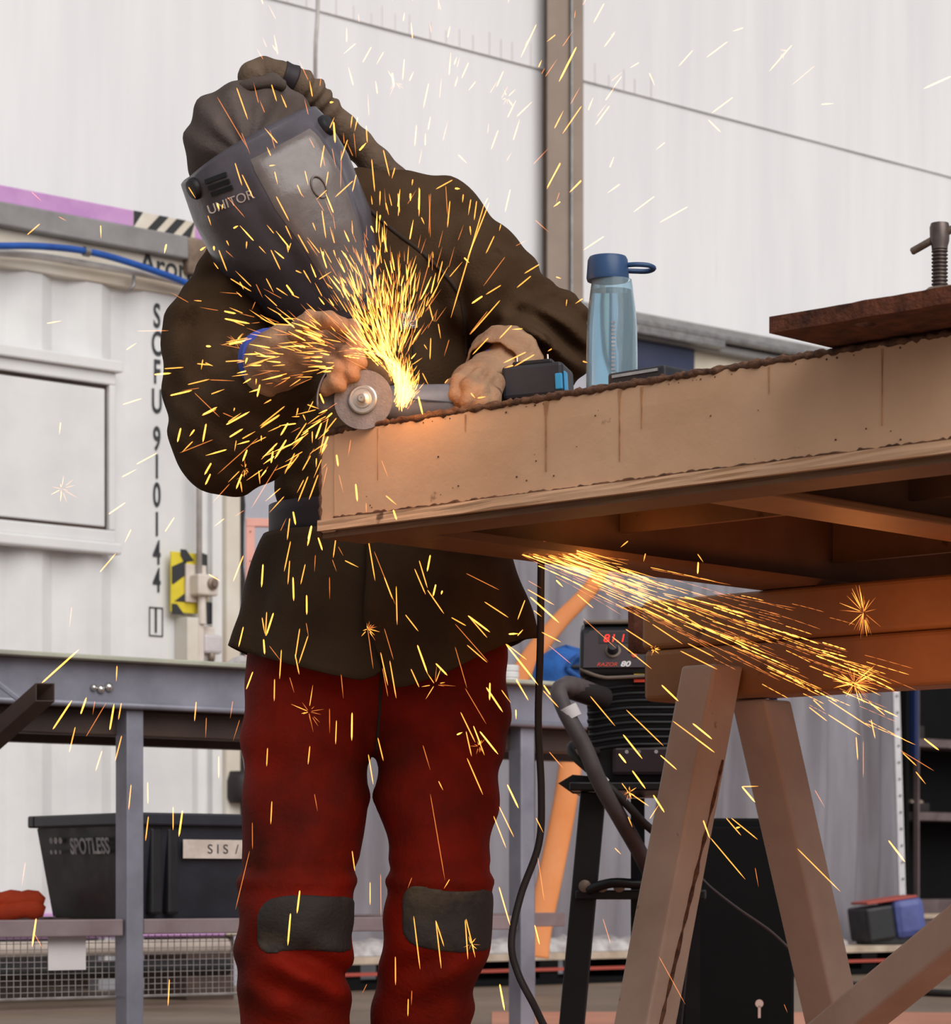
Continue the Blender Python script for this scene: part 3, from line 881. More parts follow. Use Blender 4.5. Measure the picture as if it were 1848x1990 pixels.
YR_ = Yw(1766, 0.86)
KR = YR_ / F_PX / 0.88
rk0 = P(1764, 1720, YR_)
RRz = WR
rack = thing('storage_rack', 'dark open storage rack in the shadow on the far right', 'rack', (rk0.x, rk0.y, 0), RRz)
def rz(py):
    return CAM_Z + (HORIZON - py) * YR_ / F_PX
obj('back_panel', MB().box(0.0, 1.6, 0.30, 0.32, 0.0, 2.6), M['rack_dark'], rack)
obj('side_panel', MB().box(-0.012, 0.012, 0.0, 0.30, 0.0, 2.6), M['rack_dark'], rack)
obj('side_panel', MB().box(1.59, 1.61, 0.0, 0.30, 0.0, 2.6), M['rack_dark'], rack)
obj('top_panel', MB().box(0.0, 1.6, 0.0, 0.30, 2.58, 2.6), M['rack_dark'], rack)
obj('post', MB().box(8 * KR, 18 * KR, -0.03, 0.012, rz(1475), 2.58), M['navy_post'], rack)
obj('post', MB().box(20 * KR, 24 * KR, -0.02, 0.012, 0.36, 2.58), M['rack_shelf'], rack)
for py in (1441, 1585):
    obj('shelf', MB().box(24 * KR, 1.58, 0.02, 0.29, rz(py + 8), rz(py - 8)), M['rack_shelf'], rack)
obj('base_board', MB().box(0.0, 1.6, -0.02, 0.29, rz(1758), rz(1748)), M['rack_shelf'], rack)
obj('sill', MB().box(0.02, 1.6, -0.035, -0.02, rz(1785), rz(1776)), M['pallet_wood'], rack)
obj('plinth', MB().box(0.01, 1.59, -0.02, 0.29, 0.0, rz(1758)), M['rack_shelf'], rack)
for x, w_, h_, lb in ((30 * KR, 30 * KR, 0.07, 'small dark parts box with bright offcuts on the upper rack shelf'), (34 * KR, 40 * KR, 0.05, 'low dark parts box with bright offcuts on the lower rack shelf')):
    py = 1441 if h_ == 0.07 else 1585
    pos = Vector((rk0.x, rk0.y, 0)) + Matrix.Rotation(RRz, 3, 'Z') @ Vector((x, 0.04, rz(py - 8) + 0.002))
    bx_ = thing('parts_box', lb, 'box', tuple(pos), RRz, 'boxes in the dark rack')
    obj('tray', MB().box(0, w_, 0, 0.2, 0, h_), M['rubber'], bx_, bevel=0.006)
    for q in range(3):
        obj('offcut', MB().lathe([(0.02, 0), (0.018, 0.012), (0.008, 0.02)], 8, Matrix.Translation((w_ * (0.2 + 0.3 * q), 0.05, h_))), M['clamp'], bx_)

# pallets along the foot of the curtains
def pallet(px0, px1, off, label):
    a, b = wall_pt(px0, 1720, off), wall_pt(px1, 1720, off)
    t = thing('pallet', label, 'pallet', (a.x, a.y, 0), WR, 'pallets below the curtains')
    L = ((b - a).xy).length
    for z0, z1, mt in ((0.0, 0.03, 'rack_dark'), (0.115, 0.15, 'pallet_wood')):
        for y in (0.0, 0.17, 0.34):
            obj('board', MB().box(0, L, y, y + 0.14, z0, z1), M[mt], t, bevel=0.003)
    obj('red_bar', MB().box(0, L, -0.015, 0.0, 0.065, 0.08), M['red_line'], t)
    for k in range(4):
        x = (L - 0.12) * k / 3
        obj('block', MB().box(x, x + 0.12, 0.0, 0.48, 0.03, 0.115), M['rack_dark'], t)
    return t
pallet(660, 1260, 0.35, 'timber pallet under the film behind the bench leg')
pallet(1470, 1800, 0.35, 'timber pallet on the floor right of the trestle')
# crumpled film on the pallets
def film(px0, px1, off, z, h, seed, label):
    rnd = random.Random(seed)
    a, b = wall_pt(px0, 1720, off), wall_pt(px1, 1720, off)
    rows = []
    for i in range(7):
        t_ = i / 6 * math.pi
        row = []
        for k in range(31):
            p = a + (b - a) * k / 30 + WYn * (0.12 - 0.12 * math.cos(t_))
            p.z = z + h * math.sin(t_) * (0.8 + 0.4 * rnd.random()) + 0.001
            row.append(p)
        rows.append(row)
    return tag(obj('plastic_film', MB().grid(rows), M['foil'], loc=(a.x, a.y, z), smooth=True), label, 'film')
film(670, 1255, 0.37, 0.151, 0.07, 2, 'crumpled clear film lying on the pallet behind the bench leg')
film(1475, 1650, 0.37, 0.151, 0.05, 4, 'crumpled clear film on the pallet at the foot of the right curtain')

# blue and black tool case on the right pallet
tp_ = wall_pt(1725, 1720, 0.50)
tcase = thing('tool_case', 'blue and black tool case with a red edge on the right pallet', 'case', (tp_.x, tp_.y, 0.15), math.radians(14))
K_ = tp_.y / F_PX
Mr = Matrix.Translation((0, 0, 0.035)) @ Matrix.Rotation(math.radians(-8), 4, 'Y')
obj('black_end', MB().box(-58 * K_, 0.0, -0.14, 0.14, 0.0, 66 * K_, Mr), M['black_plastic'], tcase, bevel=0.015)
obj('body', MB().box(0.0, 66 * K_, -0.14, 0.14, -0.01, 74 * K_, Mr), M['tool_blue'], tcase, bevel=0.04)
obj('red_edge', MB().box(-50 * K_, 55 * K_, -0.12, 0.12, 72 * K_, 77 * K_, Mr), M['red_line'], tcase, bevel=0.006)
obj('skid', MB().box(-52 * K_, 60 * K_, -0.10, 0.10, 0.0, 0.05), M['black_plastic'], tcase, bevel=0.008)

# floor cable
pts = [Vector((p.x, p.y, 0.016)) for p in [P(1575, 1720, 13.6), P(1620, 1720, 13.2), P(1690, 1720, 12.5), P(1770, 1720, 12.0), P(1850, 1720, 11.75), P(1950, 1720, 11.8)]]
tag(obj('floor_cable', MB().tube(spline(pts, 8), 0.016, 8), M['rubber'], loc=tuple(pts[0]), smooth=True), 'black cable lying across the floor at the lower right', 'cable')
# ================================================================== fabricated beam table
TO = Vector((-0.2056, 4.09, 0.982)); TR = math.atan2(-0.683, 0.730)
TX, TYn = Vector((math.cos(TR), math.sin(TR), 0)), Vector((-math.sin(TR), math.cos(TR), 0))
TH = 0.150
def tl_(x, y, z):
    return TO + TX * x + TYn * y + Vector((0, 0, z))
def table_x(px, y=0.0):
    """table x of the line at depth y seen at column px"""
    k = (px - W_PX / 2) / F_PX
    o_ = TO + TYn * y
    return (k * o_.y - o_.x) / (TX.x - k * TX.y)
table = thing('steel_frame_table', 'large beige painted steel frame being ground, resting on the trestle beams', 'table', TO, TR)
TL = 2.3
def plank_mesh(x0, x1, y0, y1, z0, z1, n=40, amp=0.0012, seed=1):
    """box with a slightly uneven long face"""
    rnd = random.Random(seed)
    m = MB()
    rows = []
    for j in range(5):
        z = z0 + (z1 - z0) * j / 4
        rows.append([Vector((x0 + (x1 - x0) * k / n, y0 + amp * rnd.uniform(-1, 1), z)) for k in range(n + 1)])
    m.grid(rows)
    m.add([(x0, y0, z0), (x1, y0, z0), (x1, y1, z0), (x0, y1, z0), (x0, y0, z1), (x1, y0, z1), (x1, y1, z1), (x0, y1, z1)],
          [(3, 2, 1, 0), (4, 5, 6, 7), (1, 2, 6, 5), (2, 3, 7, 6), (3, 0, 4, 7)])
    return m
obj('front_beam', plank_mesh(0.0, TL, 0.0, 0.075, 0.022, TH, amp=0.0006), M['beam_paint'], table)
obj('end_plate', MB().box(-0.033, -0.0012, 0.003, 0.078, 0.004, TH - 0.004), M['beam_paint'], table, bevel=0.002)
obj('end_seam', MB().box(-0.004, 0.0025, 0.004, 0.06, 0.0, TH - 0.002), M['weld'], table)
obj('bottom_flange', plank_mesh(-0.03, TL, -0.006, 0.080, 0.006, 0.022, amp=0.0012, seed=4), M['beam_paint'], table)
obj('lower_plate', plank_mesh(-0.03, TL, 0.004, 0.090, -0.004, 0.006, amp=0.001, seed=6), M['beam_inner'], table)
def bead(x0, x1, y, z, r, seed, name='weld_bead', amp=0.45):
    rnd = random.Random(seed)
    n = int((x1 - x0) / 0.006)
    pts = [Vector((x0 + (x1 - x0) * k / n, y + rnd.uniform(-.001, .001), z + rnd.uniform(-.0012, .0012))) for k in range(n + 1)]
    return obj(name, MB().tube(pts, [r * (1 + amp * rnd.uniform(-1, 1)) for _ in pts], 7), M['weld'], table, smooth=True)
bead(-0.02, TL, 0.001, TH, 0.0042, 2)
bead(-0.02, TL, 0.014, TH + 0.004, 0.0045, 12)
bead(0.0, TL, 0.0, 0.023, 0.0022, 3, amp=0.5)
bead(-0.03, 0.0, 0.004, 0.020, 0.003, 5)
m = MB()
rnd = random.Random(9)
pts = [Vector((-0.033, 0.004, TH * k / 24)) for k in range(25)]
m.tube(pts, [0.0035 * (1 + 0.5 * rnd.uniform(-1, 1)) for _ in pts], 7)
obj('weld_bead', m, M['weld'], table, smooth=True)
m = MB()                                                     # spatter lumps on the face
for k in range(60):
    x, z = rnd.uniform(0.05, 1.6), rnd.choice((rnd.uniform(0.03, 0.05), rnd.uniform(0.05, 0.14), TH - 0.008))
    r = rnd.uniform(0.0006, 0.0016)
    m.lathe([(r, 0), (r * 0.8, r * 0.7), (r * 0.2, r)], 6, frame((x, 0.0, z), (1, 0, 0), (0, 0, 1)))
obj('weld_spatter', m, M['weld'], table, smooth=True)['kind'] = 'stuff'
m = MB()                                                     # narrow rust runs on the front face
for px, ln, wd in ((735, 0.08, .0014), (1062, 0.10, .0045), (1205, 0.10, 0.0030), (1248, 0.06, 0.0022), (1495, 0.04, 0.0014), (1715, 0.10, 0.0018), (905, 0.03, .0012)):
    x = table_x(px)
    m.prism([(x - wd, TH - 0.006), (x - wd * 0.4, TH - 0.03), (x - wd * 0.3, TH - ln), (x + wd * 0.2, TH - ln), (x + wd * 0.4, TH - 0.03), (x + wd, TH - 0.006)], 0, 0.0011, frame((0, 0, 0), (1, 0, 0), (0, 0, 1)))
obj('rust_runs', m, pmat('rust_run', lin(198, 150, 106), lin(160, 112, 78), 40.0, 0.7), table)
obj('side_beam', MB().box(0.0, 0.075, 0.09, 1.75, 0.0, TH), M['beam_inner'], table, bevel=0.004)
obj('side_flange', MB().box(0.0, 0.12, 0.09, 1.75, -0.004, 0.008), M['beam_inner'], table)
for x in (0.62, 1.22, 1.80):
    obj('cross_beam', MB().box(x - 0.006, x + 0.006, 0.09, 1.70, 0.02, TH), M['beam_inner'], table)
    obj('cross_flange', MB().box(x - 0.055, x + 0.055, 0.09, 1.70, 0.008, 0.02), M['tube_orange'], table, bevel=0.003)
for y in (0.55, 1.12):
    obj('stiffener', MB().box(0.08, TL, y, y + 0.012, 0.045, TH), M['beam_inner'], table)
obj('back_beam', MB().box(0.0, TL, 1.70, 1.775, 0.0, TH), M['beam_inner'], table, bevel=0.004)
obj('deck_plate', MB().box(0.015, TL, 0.03, 1.74, TH, TH + 0.006), M['beam_inner'], table)

# ------------------------------------------------------------------ stacked support beams and trestle
SB = Vector((0.299, 5.0, 0.0))
def sbeam(z0, z1, dx, label):
    p = SB + TX * dx
    t = thing('support_beam', label, 'beam', (p.x, p.y, z0), TR, 'stacked beams under the table')
    h = z1 - z0
    obj('tube', MB().box(0, 2.4, 0, 0.10, 0.0, h), M['tube_orange'], t, bevel=0.010, seg=3)
    obj('end_lip', MB().box(-0.003, 0.0, 0.008, 0.092, 0.008, h - 0.008), M['beam_inner'], t)
    return t
sbeam(0.797, 0.888, 0.0, 'lower of the two ochre steel beams stacked on the trestle')
sbeam(0.889, 0.977, -0.006, 'upper of the two ochre steel beams stacked on the trestle')
# bracket plate between table and beam
q = P(1240, 1130, 5.1)
t = thing('packing_plate', 'short rusty packing plate standing at the left end of the support beams', 'plate', (q.x, q.y, 0.891), TR)
obj('plate', MB().box(-0.008, 0.008, -0.02, 0.02, 0.0, 0.085).box(-0.02, 0.008, -0.02, 0.03, 0.080, 0.085), M['rust'], t, bevel=0.002)

tres = thing('trestle', 'taupe steel trestle with splayed legs and a long diagonal brace', 'trestle', tuple(SB + TX * 0.19 + TYn * 0.05), TR)
zt_ = 0.795
def leg(x, sgn, parent=tres):
    m = MB()
    a = Vector((x, sgn * 0.045 - 0.0, zt_)) if sgn > 0 else Vector((x, -0.092, 0.848)); b = Vector((x, sgn * 0.345, 0.0))
    w_, d_ = 0.0375, 0.040
    rect = [Vector((-w_, -d_, 0)), Vector((w_, -d_, 0)), Vector((w_, d_, 0)), Vector((-w_, d_, 0))]
    m.add([b + p for p in rect] + [a + p for p in rect], [(3, 2, 1, 0), (4, 5, 6, 7), (0, 1, 5, 4), (1, 2, 6, 5), (2, 3, 7, 6), (3, 0, 4, 7)])
    return obj('leg', m, M['trestle'], parent, bevel=0.006, seg=3)
for x in (0.0, 1.9):
    leg(x, -1); leg(x, 1)
obj('brace', MB().bar(P(1560, 2060, 4.62), P(1960, 1735, 4.05), 0.062, 0.062, (0, 0, 1)), M['trestle'], tres, world=True, bevel=0.006, seg=3)
m = MB()
rnd = random.Random(3)
pts = [Vector((0.0375, -0.047 - 0.29 * k / 40, zt_ - 0.02 - 0.77 * k / 40)) + Vector((0.0, -0.036, -0.014)) for k in range(4, 40)]
m.tube(pts, [0.0035 * (1 + 0.6 * rnd.uniform(-1, 1)) for _ in pts], 6)
obj('weld_bead', m, M['weld'], tres, smooth=True)

# ------------------------------------------------------------------ rusty plate clamped to the table
pz = TO.z + TH + 0.007
plate = thing('clamped_plate', 'thick rusty steel plate with a hole clamped on the table corner', 'plate', (0.356, 3.40, pz), TR)
m = MB()
Lp, Dp, tp_h = 0.28, 0.42, 0.020
n = 14
rnd = random.Random(5)
out = [(0.0, 0.0)] + [(Lp * k / n, rnd.uniform(-.002, .002)) for k in range(1, n)] + [(Lp, 0.0), (Lp, Dp), (0, Dp)]
hc, hr, hn = Vector((0.116, 0.036)), 0.013, 16
inner = [(hc.x + hr * math.cos(2 * math.pi * k / hn), hc.y + hr * math.sin(2 * math.pi * k / hn)) for k in range(hn)]
bm = bmesh.new()
ov = [bm.verts.new((x, y, 0)) for x, y in out]
iv = [bm.verts.new((x, y, 0)) for x, y in inner]
ed = [bm.edges.new((ov[k], ov[(k + 1) % len(ov)])) for k in range(len(ov))] + [bm.edges.new((iv[k], iv[(k + 1) % hn])) for k in range(hn)]
bmesh.ops.triangle_fill(bm, use_beauty=True, use_dissolve=False, edges=ed)
ex = bmesh.ops.extrude_face_region(bm, geom=bm.faces[:])
bmesh.ops.translate(bm, verts=[v for v in ex['geom'] if isinstance(v, bmesh.types.BMVert)], vec=(0, 0, tp_h))
bmesh.ops.recalc_face_normals(bm, faces=bm.faces[:])
me = bpy.data.meshes.new('plate')
bm.to_mesh(me); bm.free()
me.materials.append(M['rust_edge'])
o = bpy.data.objects.new('plate', me); COL.objects.link(o); o.parent = plate
obj('mill_scale_top', MB().box(0.004, Lp - 0.004, hc.y + hr + 0.004, Dp - 0.01, tp_h, tp_h + 0.0008), M['clamp'], plate)

# ------------------------------------------------------------------ screw clamp on the plate
cl = P(1826, 575, 3.33); cz = pz + tp_h
clamp = thing('screw_clamp', 'worn steel screw clamp with a bar handle gripping the rusty plate', 'clamp', (cl.x, cl.y, cz))
K = 3.33 / F_PX
obj('pad', MB().lathe([(0.013, 0.0), (0.019, 0.004), (0.019, 0.016), (0.014, 0.020)], 20), M['clamp'], clamp, smooth=True, auto=40)
prof = []
z0, z1 = 0.018, 0.018 + 78 * K
nt_ = 11
for k in range(nt_):
    z = z0 + (z1 - z0) * k / nt_
    st_ = (z1 - z0) / nt_
    prof += [(0.0075, z), (0.0098, z + st_ * 0.35), (0.0098, z + st_ * 0.6), (0.0075, z + st_ * 0.95)]
prof += [(0.0095, z1), (0.0098, z1 + 0.004), (0.0115, z1 + 0.010), (0.012, z1 + 0.026), (0.0105, z1 + 0.031), (0.002, z1 + 0.032)]
obj('screw', MB().lathe(prof, 18), M['screw'], clamp, smooth=True, auto=45)
hb_ = Vector((0, 0, z1 + 0.016))
d_ = Vector((0.82, -0.3, 0.42)).normalized()
obj('handle_bar', MB().tube([hb_ - d_ * 0.038, hb_ - d_ * 0.036, hb_ + d_ * 0.05], [0.003, 0.0047, 0.0047], 10), M['clamp'], clamp, smooth=True, auto=40)
m = MB()
m.tube(spline([Vector((0.0, 0, 0.011)), Vector((0.045, 0.008, 0.012)), Vector((0.085, 0.02, 0.008)), Vector((0.10, 0.03, -0.05)), Vector((0.10, 0.03, -0.17))], 5), 0.013, 10)
obj('frame_arm', m, M['clamp'], clamp, smooth=True)

# ------------------------------------------------------------------ water bottle on the table
bt = P(1189, 700, 3.92)
BZ = TO.z + TH + 0.007
bottle = thing('water_bottle', 'translucent blue water bottle with navy lid standing on the table', 'bottle', (bt.x, bt.y, BZ))
K = 3.92 / F_PX
def bz(py):
    return CAM_Z + (HORIZON - py) * K - BZ
r1 = 50 * K
prof = [(r1 * 0.9, 0.0), (r1 * 0.98, 0.003), (r1, 0.02), (r1, bz(690)), (r1 * 0.98, bz(640)), (r1 * 0.92, bz(600)), (r1 * 0.82, bz(558)), (r1 * 0.78, bz(545))]
inn = [(r * 0.93, max(z, 0.006)) for r, z in prof][::-1]
obj('body', MB().lathe(prof + inn, 36, cap=True), M['bottle'], bottle, smooth=True, auto=50)
obj('water', MB().lathe([(r * 0.925, z) for r, z in ((r1 * 0.9, 0.0065), (r1, 0.02), (r1, bz(690)), (r1 * 0.97, bz(640)), (r1 * 0.88, bz(590)), (r1 * .83, bz(566)))], 36), M['water'], bottle, smooth=True, auto=40)
obj('base_ring', MB().lathe([(r1 * 1.01, 0.0), (r1 * 1.015, 0.012), (r1 * 1.0, 0.016)], 36), M['bottle'], bottle, smooth=True, auto=40)
obj('lid', MB().lathe([(r1 * 0.80, bz(546)), (r1 * 0.83, bz(541)), (r1 * 0.80, bz(520)), (r1 * 0.78, bz(506)), (r1 * 0.72, bz(500)), (0.001, bz(499))], 36, Matrix.Translation((-8 * K, 0, 0))), M['navy'], bottle, smooth=True, auto=45)
m = MB()
lp = [Vector((22 * K, -0.004, bz(517))), Vector((45 * K, -0.010, bz(517))), Vector((70 * K, -0.008, bz(518))), Vector((82 * K, 0.002, bz(521))), Vector((70 * K, 0.010, bz(524))), Vector((45 * K, 0.010, bz(524))), Vector((22 * K, 0.006, bz(524)))]
m.tube(spline(lp, 4), 0.0035, 8)
obj('carry_loop', m, M['navy'], bottle, smooth=True)
m = MB()
for k in range(14):
    m.box(-0.0025, 0.003, -r1 * 1.004, -r1 * 0.995, bz(735 - 7.5 * k) - 0.0006, bz(735 - 7.5 * k) + 0.0022)
obj('printed_marks', m, M['grey_print'], bottle)
tray = thing('small_tray', 'small dark tool tray lying on the table beside the bottle', 'tray', tuple(tl_(table_x(1262, 0.10), 0.10, TH + 0.006)), TR)
obj('tray', MB().box(-0.05, 0.05, -0.03, 0.03, 0, 0.030), M['tool_black'], tray, bevel=0.004)
obj('edge', MB().box(-0.04, 0.04, -0.032, -0.030, 0.022, 0.026), M['steel'], tray)

# ------------------------------------------------------------------ power cord hanging below the table
cp = [(1058, 985, 4.45), (1052, 1080, 4.45), (1050, 1250, 4.45), (1046, 1400, 4.45), (1052, 1540, 4.45), (1047, 1640, 4.45), (1012, 1740, 4.42), (994, 1830, 4.40), (1006, 1890, 4.40), (1036, 1950, 4.38), (1075, 2020, 4.3), (1160, 2100, 4.2)]
pts = [P(*c) for c in cp] + [Vector((0.26, 4.1, 0.02)), Vector((0.5, 4.0, 0.008)), Vector((1.0, 3.9, 0.008))]
tag(obj('extension_lead', MB().tube(spline(pts, 8), 0.0058, 8), M['rubber'], loc=tuple(pts[-1]), smooth=True), 'black power cord hanging from the table in front of the bench leg', 'cord')

# ------------------------------------------------------------------ welding machine on its trolley
YW = 5.75
K = YW / F_PX
to = P(1190, 1720, YW)
RW = math.radians(-5)
trol = thing('welder_trolley', 'black steel trolley carrying the welding machine behind the trestle', 'trolley', (to.x, to.y, 0), RW)
def tz(py):
    return CAM_Z + (HORIZON - py) * K
# tilted posts
for dx, dy in ((0.0, 0.0), (0.20, 0.0)):
    m = MB().bar((-0.10 + dx, 0.0 + dy, 0.0), (-0.04 + dx, 0.02 + dy, tz(1540)), 0.052, 0.03)
    obj('post', m, M['black_metal'], trol, bevel=0.003)
for dx in (0.0, 0.12):
    obj('back_post', MB().bar((0.04 + dx, 0.42, 0.0), (0.04 + dx, 0.40, tz(1540)), 0.03, 0.03), M['black_metal'], trol)
obj('tray', MB().box(-0.085, 0.20, -0.06, 0.46, tz(1538), tz(1522)), M['black_metal'], trol, bevel=0.003)
m = MB()
m.prism([(-0.115, tz(1520) - 0.0), (-0.085, tz(1503)), (-0.02, tz(1508)), (-0.02, tz(1540)), (-0.085, tz(1540))], -0.08, -0.06, frame((0, 0, 0), (1, 0, 0), (0, 0, 1)))
obj('tray_lip', m, M['black_metal'], trol)
obj('mid_shelf', MB().box(-0.075, 0.19, -0.02, 0.42, tz(1748), tz(1730)), M['black_metal'], trol, bevel=0.003)
obj('base_shelf', MB().box(-0.09, 0.19, -0.02, 0.42, 0.06, 0.08), M['black_metal'], trol, bevel=0.003)
for x in (-0.06, 0.16):
    obj('wheel', MB().lathe([(0.04, -0.012), (0.05, -0.008), (0.05, 0.008), (0.04, 0.012)], 20, frame((x, 0.36, 0.05), (0, 1, 0), (0, 0, 1))), M['rubber'], trol, smooth=True, auto=40)
m = MB()
for x in (0.0, 0.035, 0.07):
    m.lathe([(0.012, 0), (0.013, 0.004), (0.006, 0.008)], 12, frame((-0.055 + x, -0.03, tz(1722)), (1, 0, 0), (0, 0, 1)))
obj('bolt_heads', m, M['clamp'], trol, smooth=True, auto=40)
obj('shackle', MB().tube(spline([Vector((-0.05, -0.03, tz(1730))), Vector((0.0, -0.04, tz(1716))), Vector((0.06, -0.035, tz(1718))), Vector((0.14, -0.03, tz(1716)))], 5), 0.010, 8), M['black_metal'], trol, smooth=True)

weld = thing('welding_machine', 'black welding machine with red display, control knob and ribbed front', 'welder', (to.x, to.y, tz(1521)), RW)
zb_ = tz(1521)
def wz(py):
    return tz(py) - zb_
wl0, wl1 = -0.055, 0.165
m = MB()
rows = []
for z, x0, x1, y0 in ((0.0, wl0 + 0.01, wl1 - 0.01, 0.02), (wz(1320), wl0, wl1, 0.0), (wz(1316), wl0 - 0.004, wl1, 0.0)):
    rows.append([Vector((x0, y0, z)), Vector((x1, y0, z)), Vector((x1, 0.40, z)), Vector((x0, 0.40, z))])
m.grid(rows, wrap=True)
m.add(rows[0], [(3, 2, 1, 0)]); m.add(rows[-1], [(0, 1, 2, 3)])
obj('body', m, M['black_plastic'], weld, bevel=0.006)
m = MB()                                                    # control head
pr = [(-0.02, wz(1318)), (-0.028, wz(1300)), (0.012, wz(1222)), (0.05, wz(1208)), (0.40, wz(1212)), (0.40, wz(1318))]
m.prism(pr, wl0 - 0.012, wl1 + 0.002, frame((0, 0, 0), (0, 1, 0), (0, 0, 1)))
obj('control_head', m, M['black_plastic'], weld, bevel=0.008)
obj('lid', MB().box(wl0 - 0.006, wl1, 0.02, 0.38, wz(1211), wz(1202)), M['lid_grey'], weld, bevel=0.006)
fp = frame((0.008, -0.0295, wz(1300)), (1, 0, 0), (0, 0.040, wz(1222) - wz(1300)))
hp_ = (Vector((0, 0.040, wz(1222) - wz(1300)))).length
m = MB().prism([(-0.066, 0.0), (0.066, 0.0), (0.066, hp_ * 0.96), (-0.052, hp_ * 0.96), (-0.066, hp_ * 0.8)], 0.0, 0.002, fp)
obj('control_panel', m, M['panel_face'], weld)
def onp(x, y, z=0.0025):
    return fp @ Matrix.Translation((x, y, z))
obj('display_frame', MB().prism([(-0.036, hp_ * 0.62), (0.030, hp_ * 0.62), (0.030, hp_ * 0.9), (-0.036, hp_ * 0.9)], 0.002, 0.003, fp), M['black_metal'], weld)
dg = text('display_digits', '81.1', 0.026, M['digit'], weld, onp(-0.004, hp_ * 0.735, 0.0035), xs=1.05, shear=0.15)
text('lettering', 'RAZOR', 0.0125, M['red_print'], weld, onp(-0.018, hp_ * 0.065), xs=1.0, shear=0.25)
text('lettering', '80', 0.017, M['white_print'], weld, onp(0.019, hp_ * 0.075), xs=1.15, shear=0.25, bold=0.0006)
obj('knob_skirt', MB().lathe([(0.017, 0.0), (0.016, 0.003), (0.012, 0.004)], 22, onp(-0.006, hp_ * 0.42, 0.002)), M['lid_grey'], weld, smooth=True, auto=40)
obj('knob', MB().lathe([(0.0115, 0.0), (0.0105, 0.016), (0.009, 0.018), (0.001, 0.0185)], 22, onp(-0.006, hp_ * 0.42, 0.005)), M['tool_black'], weld, smooth=True, auto=40)
for x, y, mt in ((0.034, 0.78, 'grey_print'), (0.032, 0.62, 'grey_print'), (0.037, 0.30, 'red_print')):
    obj('push_button', MB().lathe([(0.0055, 0.0), (0.0055, 0.002), (0.001, 0.003)], 14, onp(x, hp_ * y, 0.002)), M[mt], weld, smooth=True, auto=40)
obj('chin_strip', MB().tube(spline([Vector((wl0 - 0.01, -0.022, wz(1302))), Vector((wl0 + 0.03, -0.032, wz(1317))), Vector((wl0 + 0.07, -0.034, wz(1319))), Vector((wl1, -0.03, wz(1311)))], 6), 0.004, 8), M['lid_grey'], weld, smooth=True)
obj('yellow_tag', MB().box(0.045, 0.075, -0.03, -0.026, wz(1317), wz(1312)), M['yellow_strip'], weld)
obj('red_tag', MB().box(0.045, 0.075, -0.03, -0.026, wz(1328), wz(1322)), M['red_print'], weld)
for k in range(9):                                          # louvre ribs bulging across the front
    py = 1334 + k * 14.2
    pts = [Vector((wl0 + 0.004 + (wl1 - wl0 - 0.008) * q / 10, -0.004 - 0.012 * math.sin(math.pi * q / 10), wz(py) + 0.012 * math.sin(math.pi * min(q, 5) / 10) - 0.012)) for q in range(11)]
    obj('louvre', MB().tube(pts, 0.0042, 6), M['black_plastic'], weld, smooth=True)
obj('connector_panel', MB().box(wl0 + 0.055, wl1 - 0.02, -0.016, 0.01, wz(1508), wz(1450)), M['panel_face'], weld, bevel=0.008)
for x in (0.03, 0.055, 0.09):
    obj('connector_mark', MB().lathe([(0.004, 0), (0.004, 0.002)], 10, frame((x, -0.016, wz(1462)), (1, 0, 0), (0, 0, 1))), M['grey_print'], weld)

# torch lead and earth lead
def W_(px, py, Y=5.6):
    return P(px, py, Y)
lead = thing('torch_lead', 'thick grey torch lead with a white tape band looping from the welder', 'cable', tuple(W_(1300, 1700, 5.9)))
sp = spline([W_(1165, 1353, 5.72), W_(1130, 1340, 5.66), W_(1098, 1333, 5.6), W_(1086, 1345, 5.58), W_(1100, 1385, 5.56), W_(1135, 1450, 5.55), W_(1165, 1520, 5.55), W_(1205, 1590, 5.58), W_(1250, 1670, 5.7), W_(1290, 1760, 5.9)], 7)
obj('sleeve', MB().tube(sp, [0.021 if i < 14 else 0.0165 for i in range(len(sp))], 12), M['grey_hose'], lead, world=True, smooth=True)
obj('socket', MB().tube([W_(1172, 1357, 5.72), W_(1110, 1338, 5.63)], [0.024, 0.022], 12), M['rubber'], lead, world=True, smooth=True, auto=40)
tb = [W_(1102, 1374, 5.56), W_(1113, 1396, 5.56)]
obj('tape_band', MB().tube(tb, 0.0195, 14), M['paper'], lead, world=True, smooth=True, auto=40)
cab2 = thing('earth_lead', 'thin black earth lead with a pale joint beside the torch lead', 'cable', tuple(W_(1290, 1700, 5.6)))
sp = spline([W_(1160, 1462, 5.72), W_(1115, 1447, 5.62), W_(1112, 1465, 5.58), W_(1140, 1492, 5.56), W_(1172, 1518, 5.56), W_(1215, 1560, 5.56), W_(1252, 1600, 5.6), W_(1300, 1640, 5.8)], 7)
obj('wire', MB().tube(sp, 0.0085, 10), M['rubber'], cab2, world=True, smooth=True)
obj('joint', MB().tube([W_(1165, 1511, 5.56), W_(1177, 1523, 5.56)], 0.0105, 12), M['paper'], cab2, world=True, smooth=True, auto=40)

